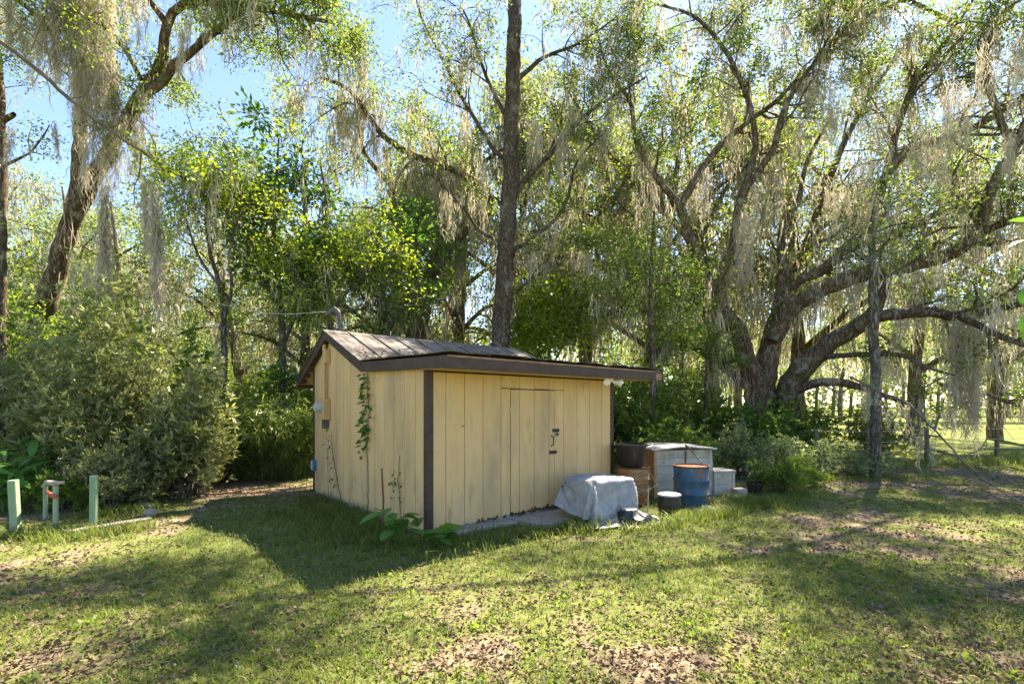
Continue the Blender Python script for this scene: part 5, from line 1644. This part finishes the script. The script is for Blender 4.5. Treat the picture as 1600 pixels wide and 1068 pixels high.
for i, x in enumerate((17, 22, 27, 32.5, 38, 44, 50, 56)):
    wood_tree(int(r_.integers(0, 4)), x + r_.normal(), 47 + 7 * r_.random(), 1.15 + .2 * r_.random(), r_.random() * 6.28, 'far tree standing on the sunny field beyond the fence', 'far trees on the field')
for (x, y, k_, s) in ((18.2, 22.5, 1, 1.35), (23.5, 24.0, 0, 1.4)):
    wood_tree(k_, x, y, s, r_.random() * 6.28, 'tall moss-draped tree at the near edge of the field, ' + ('left of the hanging moss column' if x < 20 else 'right of the hanging moss column'), 'near trees at the field edge')
for i, x in enumerate(np.arange(-34, 15, 6.5)):
    if -8 < x < 8:
        continue
    wood_tree(3, x + r_.normal() * .6, 26.5 + r_.random() * 2, .48 + .12 * r_.random(), r_.random() * 6.28, 'low understorey tree filling the woods behind the shed', 'understorey trees')

# far wood that closes the view
fw = Pile()
n = 42000
X = rng.uniform(-110, 150, n); Y = 72 + 14 * rng.random(n) + np.abs(X) * .05
top = 10 + 7 * fbm(X, Y * 0, 9, 3)
Z = top * rng.random(n) ** .8
fw.add(leaves_np(np.stack([X, Y, Z], 1), rng.normal(size=(n, 3)), .75, .5))
for x in np.arange(-108, 150, 2.6):
    fw.add(tube_np(np.array([[x, 74, -.1], [x + .2, 74, 4], [x, 74.2, 8]]), np.array([.25, .2, .1]), 6))
tag(fw.obj('far_wood', 'leaf_far', kind='stuff'), 'far green wood closing the view beyond the field', 'wood')

# ---------------------------------------------------------------- fence along the field
fr = thing('field_fence', 'old wire and post fence between the lawn and the sunny field', 'fence', (9, 14.2, 0))
f0 = np.array([9, 14.2, 0])
pp = [gp(1448, 722), gp(1357, 728), gp(1275, 728), np.array([14.6, 14.9, 0]), np.array([18.0, 15.4, 0])]
pp.sort(key=lambda p: p[0])
for p in pp:
    w = .06
    MB().tube([(0, 0, -.1), (.01, 0, .5), (0.0, .01, 1.0)], [w, w * .97, w * .9], 9).build('post', 'fence_wood', fr, loc=tuple(p - f0), smooth=True)
for z in (.35, .65, .95):
    MB().tube([p - f0 + (0, -.09, z + rj.uniform(-.03, .03)) for p in pp], .006, 5).build('wire', 'wire_pale', fr)
# fan palm seedling behind the kerb
pf = thing('palm_seedling', 'small bluish fan palm leaf behind the edging stones', 'palm', tuple(gp(204, 775)))
for j in range(9):
    a = -0.9 + 1.8 * j / 8
    o = MB()
    d_ = np.array([math.sin(a), 0.1 * math.sin(j), math.cos(a)])
    p0 = np.array([0, 0, .12]); s_ = np.array([math.cos(a), 0, -math.sin(a)])
    V = [p0, p0 + d_ * .14 + s_ * .022, p0 + d_ * .27 + np.array([.0, -.05, -.01]), p0 + d_ * .14 - s_ * .022]
    o.add(V, [(0, 1, 2, 3)]).build('leaf', 'leaf_silver', pf)
MB().tube([(0, 0, -.02), (0, 0, .12)], .012, 6).build('stalk', 'leaf_silver', pf)

# ---------------------------------------------------------------- grass and leaf litter
def scatter(n, d0, d1, spread=1.35, power=1.0):
    d = d0 * (d1 / d0) ** (rng.random(n) ** power)
    x = (rng.random(n) * 2 - 1) * d * (800 / FPX) * spread
    return x, d


def clear_of_shed(x, y):
    u, v = shed_uv(x, y)
    ok = ~((u > -.03) & (u < WL + .03) & (v > -.03) & (v < WD + .03))
    ok &= ~((u > 1.28) & (u < 2.55) & (v > -.62) & (v < 0))
    for (cx, cy, r) in ((2.86, 7.9, .3), (2.02, 8.28, .29), (2.34, 7.36, .17), (1.27, 7.02, .36), (3.05, 9.1, .62), (3.8, 9.0, .2)):
        ok &= (x - cx) ** 2 + (y - cy) ** 2 > r * r
    return ok


def blades(P, H, w, lean):
    """tapering blade bent outward: two quads' worth of width then a point"""
    n = len(P)
    a = rng.random(n) * 2 * PI
    o = np.stack([np.cos(a), np.sin(a), np.zeros(n)], 1); s = np.stack([-np.sin(a), np.cos(a), np.zeros(n)], 1)
    H = H[:, None]; w = np.broadcast_to(w, (n,))[:, None]; lean = np.broadcast_to(lean, (n,))[:, None]
    m = P + o * H * lean * .35 + np.array([0, 0, 1]) * H * .6
    t = P + o * H * lean * (1.0) + np.array([0, 0, 1]) * H * (1.0 - .25 * lean)
    V = np.stack([P - s * w * .5, P + s * w * .5, m + s * w * .4, m - s * w * .4, t], 1).reshape(-1, 3)
    b = np.arange(n)[:, None] * 5
    return V, b + np.array([[0, 1, 2, 3]]), b + np.array([[3, 2, 4]])


def grass_obj(name, label, x, y, per, hmin, hmax, w, patch=True, wild=None):
    ok = clear_of_shed(x, y)
    x, y = x[ok], y[ok]
    g = green(x, y)
    keep = rng.random(len(x)) < (np.clip((g - .30) * 1.7, .04, .85) if patch else np.ones(len(x)))
    x, y, g = x[keep], y[keep], g[keep]
    cnt = rng.poisson(per, len(x)) + 1
    X = np.repeat(x, cnt); Y = np.repeat(y, cnt); G = np.repeat(g, cnt)
    X = X + rng.normal(size=len(X)) * .035; Y = Y + rng.normal(size=len(X)) * .035
    P = np.stack([X, Y, gz(X, Y) - .005], 1)
    H = (hmin + (hmax - hmin) * rng.random(len(X)) ** 1.6) * (.55 + .75 * G) * (.75 + .025 * Y)
    V, Q, T = blades(P, H, w * (.7 + .6 * rng.random(len(X))) * (.7 + .05 * Y), .35 + .9 * rng.random(len(X)))
    o = np_obj(name, V, [Q, T], 'grass_blade', kind='stuff')
    return tag(o, label, 'grass')


x, y = scatter(60000, 2.3, 18.0, 1.22, 1.0)
grass_obj('grass', 'short patchy green lawn grass around the shed', x, y, 3.6, .02, .085, .0062)
# rank tufts along walls, posts and stored things
tx = []; ty = []
def strip(p, q, n, s):
    t = rng.random(n)[:, None]
    r = np.asarray(p)[None, :2] * (1 - t) + np.asarray(q)[None, :2] * t + rng.normal(size=(n, 2)) * s
    tx.append(r[:, 0]); ty.append(r[:, 1])
strip(shed_w(-.32, 3.4), shed_w(-.34, .5), 330, .18); strip(shed_w(-.7, 2.6), shed_w(-.8, .2), 300, .28); strip(shed_w(-.5, -.6), shed_w(.9, -.7), 130, .22); strip(shed_w(.9, -.75), shed_w(2.0, -1.1), 160, .12)
strip((1.6, 6.35), (2.3, 6.75), 170, .13); strip((2.2, 6.95), (3.3, 7.45), 380, .16); strip((3.2, 7.7), (4.3, 8.4), 600, .22); strip((4.0, 8.3), (5.2, 9.2), 420, .3)
strip(gp(-10, 842), gp(150, 836), 260, .22); strip(gp(150, 836), gp(240, 822), 90, .16); strip(gp(150, 806), gp(230, 800), 140, .12); strip((5, 11.0), (9, 11.2), 500, .35); strip((9.5, 13.0), (16, 14.4), 700, .5)
x = np.concatenate(tx); y = np.concatenate(ty)
grass_obj('tall_grass', 'rank taller grass tufts along walls, posts and stored things', x, y, 6, .05, .22, .0075, patch=False)

# fallen leaves
x, y = scatter(64000, 2.3, 14.0, 1.22, 1.0)
ok = clear_of_shed(x, y); x, y = x[ok], y[ok]
ok = rng.random(len(x)) < np.clip(1.2 - green(x, y) * .95, .25, 1); x, y = x[ok], y[ok]
n = len(x)
P = np.stack([x, y, gz(x, y) + .006 + .022 * rng.random(n)], 1)
A = rng.normal(size=(n, 3)) * np.array([1, 1, .28])
V, F = leaves_np(P, A, (.028 + .035 * rng.random(n)) * (.8 + .03 * y), (.014 + .016 * rng.random(n)) * (.8 + .03 * y), .3)
tag(np_obj('leaf_litter', V, F, 'litter_leaf', kind='stuff'), 'brown fallen leaves scattered over the lawn', 'leaf litter')
# leaves on the shed roof
n = 900
u = rng.uniform(U0, U1, n); v = np.concatenate([1.74 + np.abs(rng.normal(size=n // 2)) * .22, rng.uniform(-.5, 1.8, n - n // 2)])
z = np.array([roof_z(q_) for q_ in v]) + .045 + .02 * rng.random(n)
V, F = leaves_np(np.array([shed_w(a_, b_, c_) for a_, b_, c_ in zip(u, v, z)]), rng.normal(size=(n, 3)) * np.array([1, 1, .5]), .06, .03, .3)
tag(np_obj('roof_litter', V, F, 'litter_leaf', kind='stuff'), 'dead leaves lying on the shed roof', 'leaf litter')
# small broad-leaved weeds dotted through the lawn
x, y = scatter(600, 2.5, 12.0, 1.15, .9)
ok = clear_of_shed(x, y) & (green(x, y) > .4); x, y = x[ok], y[ok]
per = 9
X = np.repeat(x, per) + rng.normal(size=len(x) * per) * .02; Y = np.repeat(y, per) + rng.normal(size=len(x) * per) * .02
A = rng.normal(size=(len(X), 3)); A[:, 2] = np.abs(A[:, 2]) * .5 + .25
sz = np.repeat(.016 + .026 * rng.random(len(x)), per)
V, F = leaves_np(np.stack([X, Y, gz(X, Y) + .01], 1), A, sz * 1.3, sz * .7, .2)
tag(np_obj('lawn_weeds', V, F, 'leaf_under', kind='stuff'), 'small broad-leaved weeds dotted through the lawn', 'weeds')
# fallen twigs
q = Pile()
x, y = scatter(420, 2.5, 11.0, 1.1, .9)
ok = clear_of_shed(x, y)
for px_, py_ in zip(x[ok], y[ok]):
    a_ = rng.random() * 6.28; L_ = .06 + .22 * rng.random() ** 2
    d_ = np.array([math.cos(a_), math.sin(a_), 0]); s_ = np.array([-d_[1], d_[0], 0])
    p_ = np.array([px_, py_, float(gz(px_, py_)) + .022])
    q.add(tube_np(np.array([p_, p_ + d_ * L_ * .5 + s_ * L_ * rng.normal() * .12 + (0, 0, .012), p_ + d_ * L_ + (0, 0, .006)]), np.array([.004, .0035, .002]), 4))
tag(q.obj('fallen_twigs', 'dead_wood', kind='stuff'), 'small dry twigs fallen on the lawn', 'twigs')
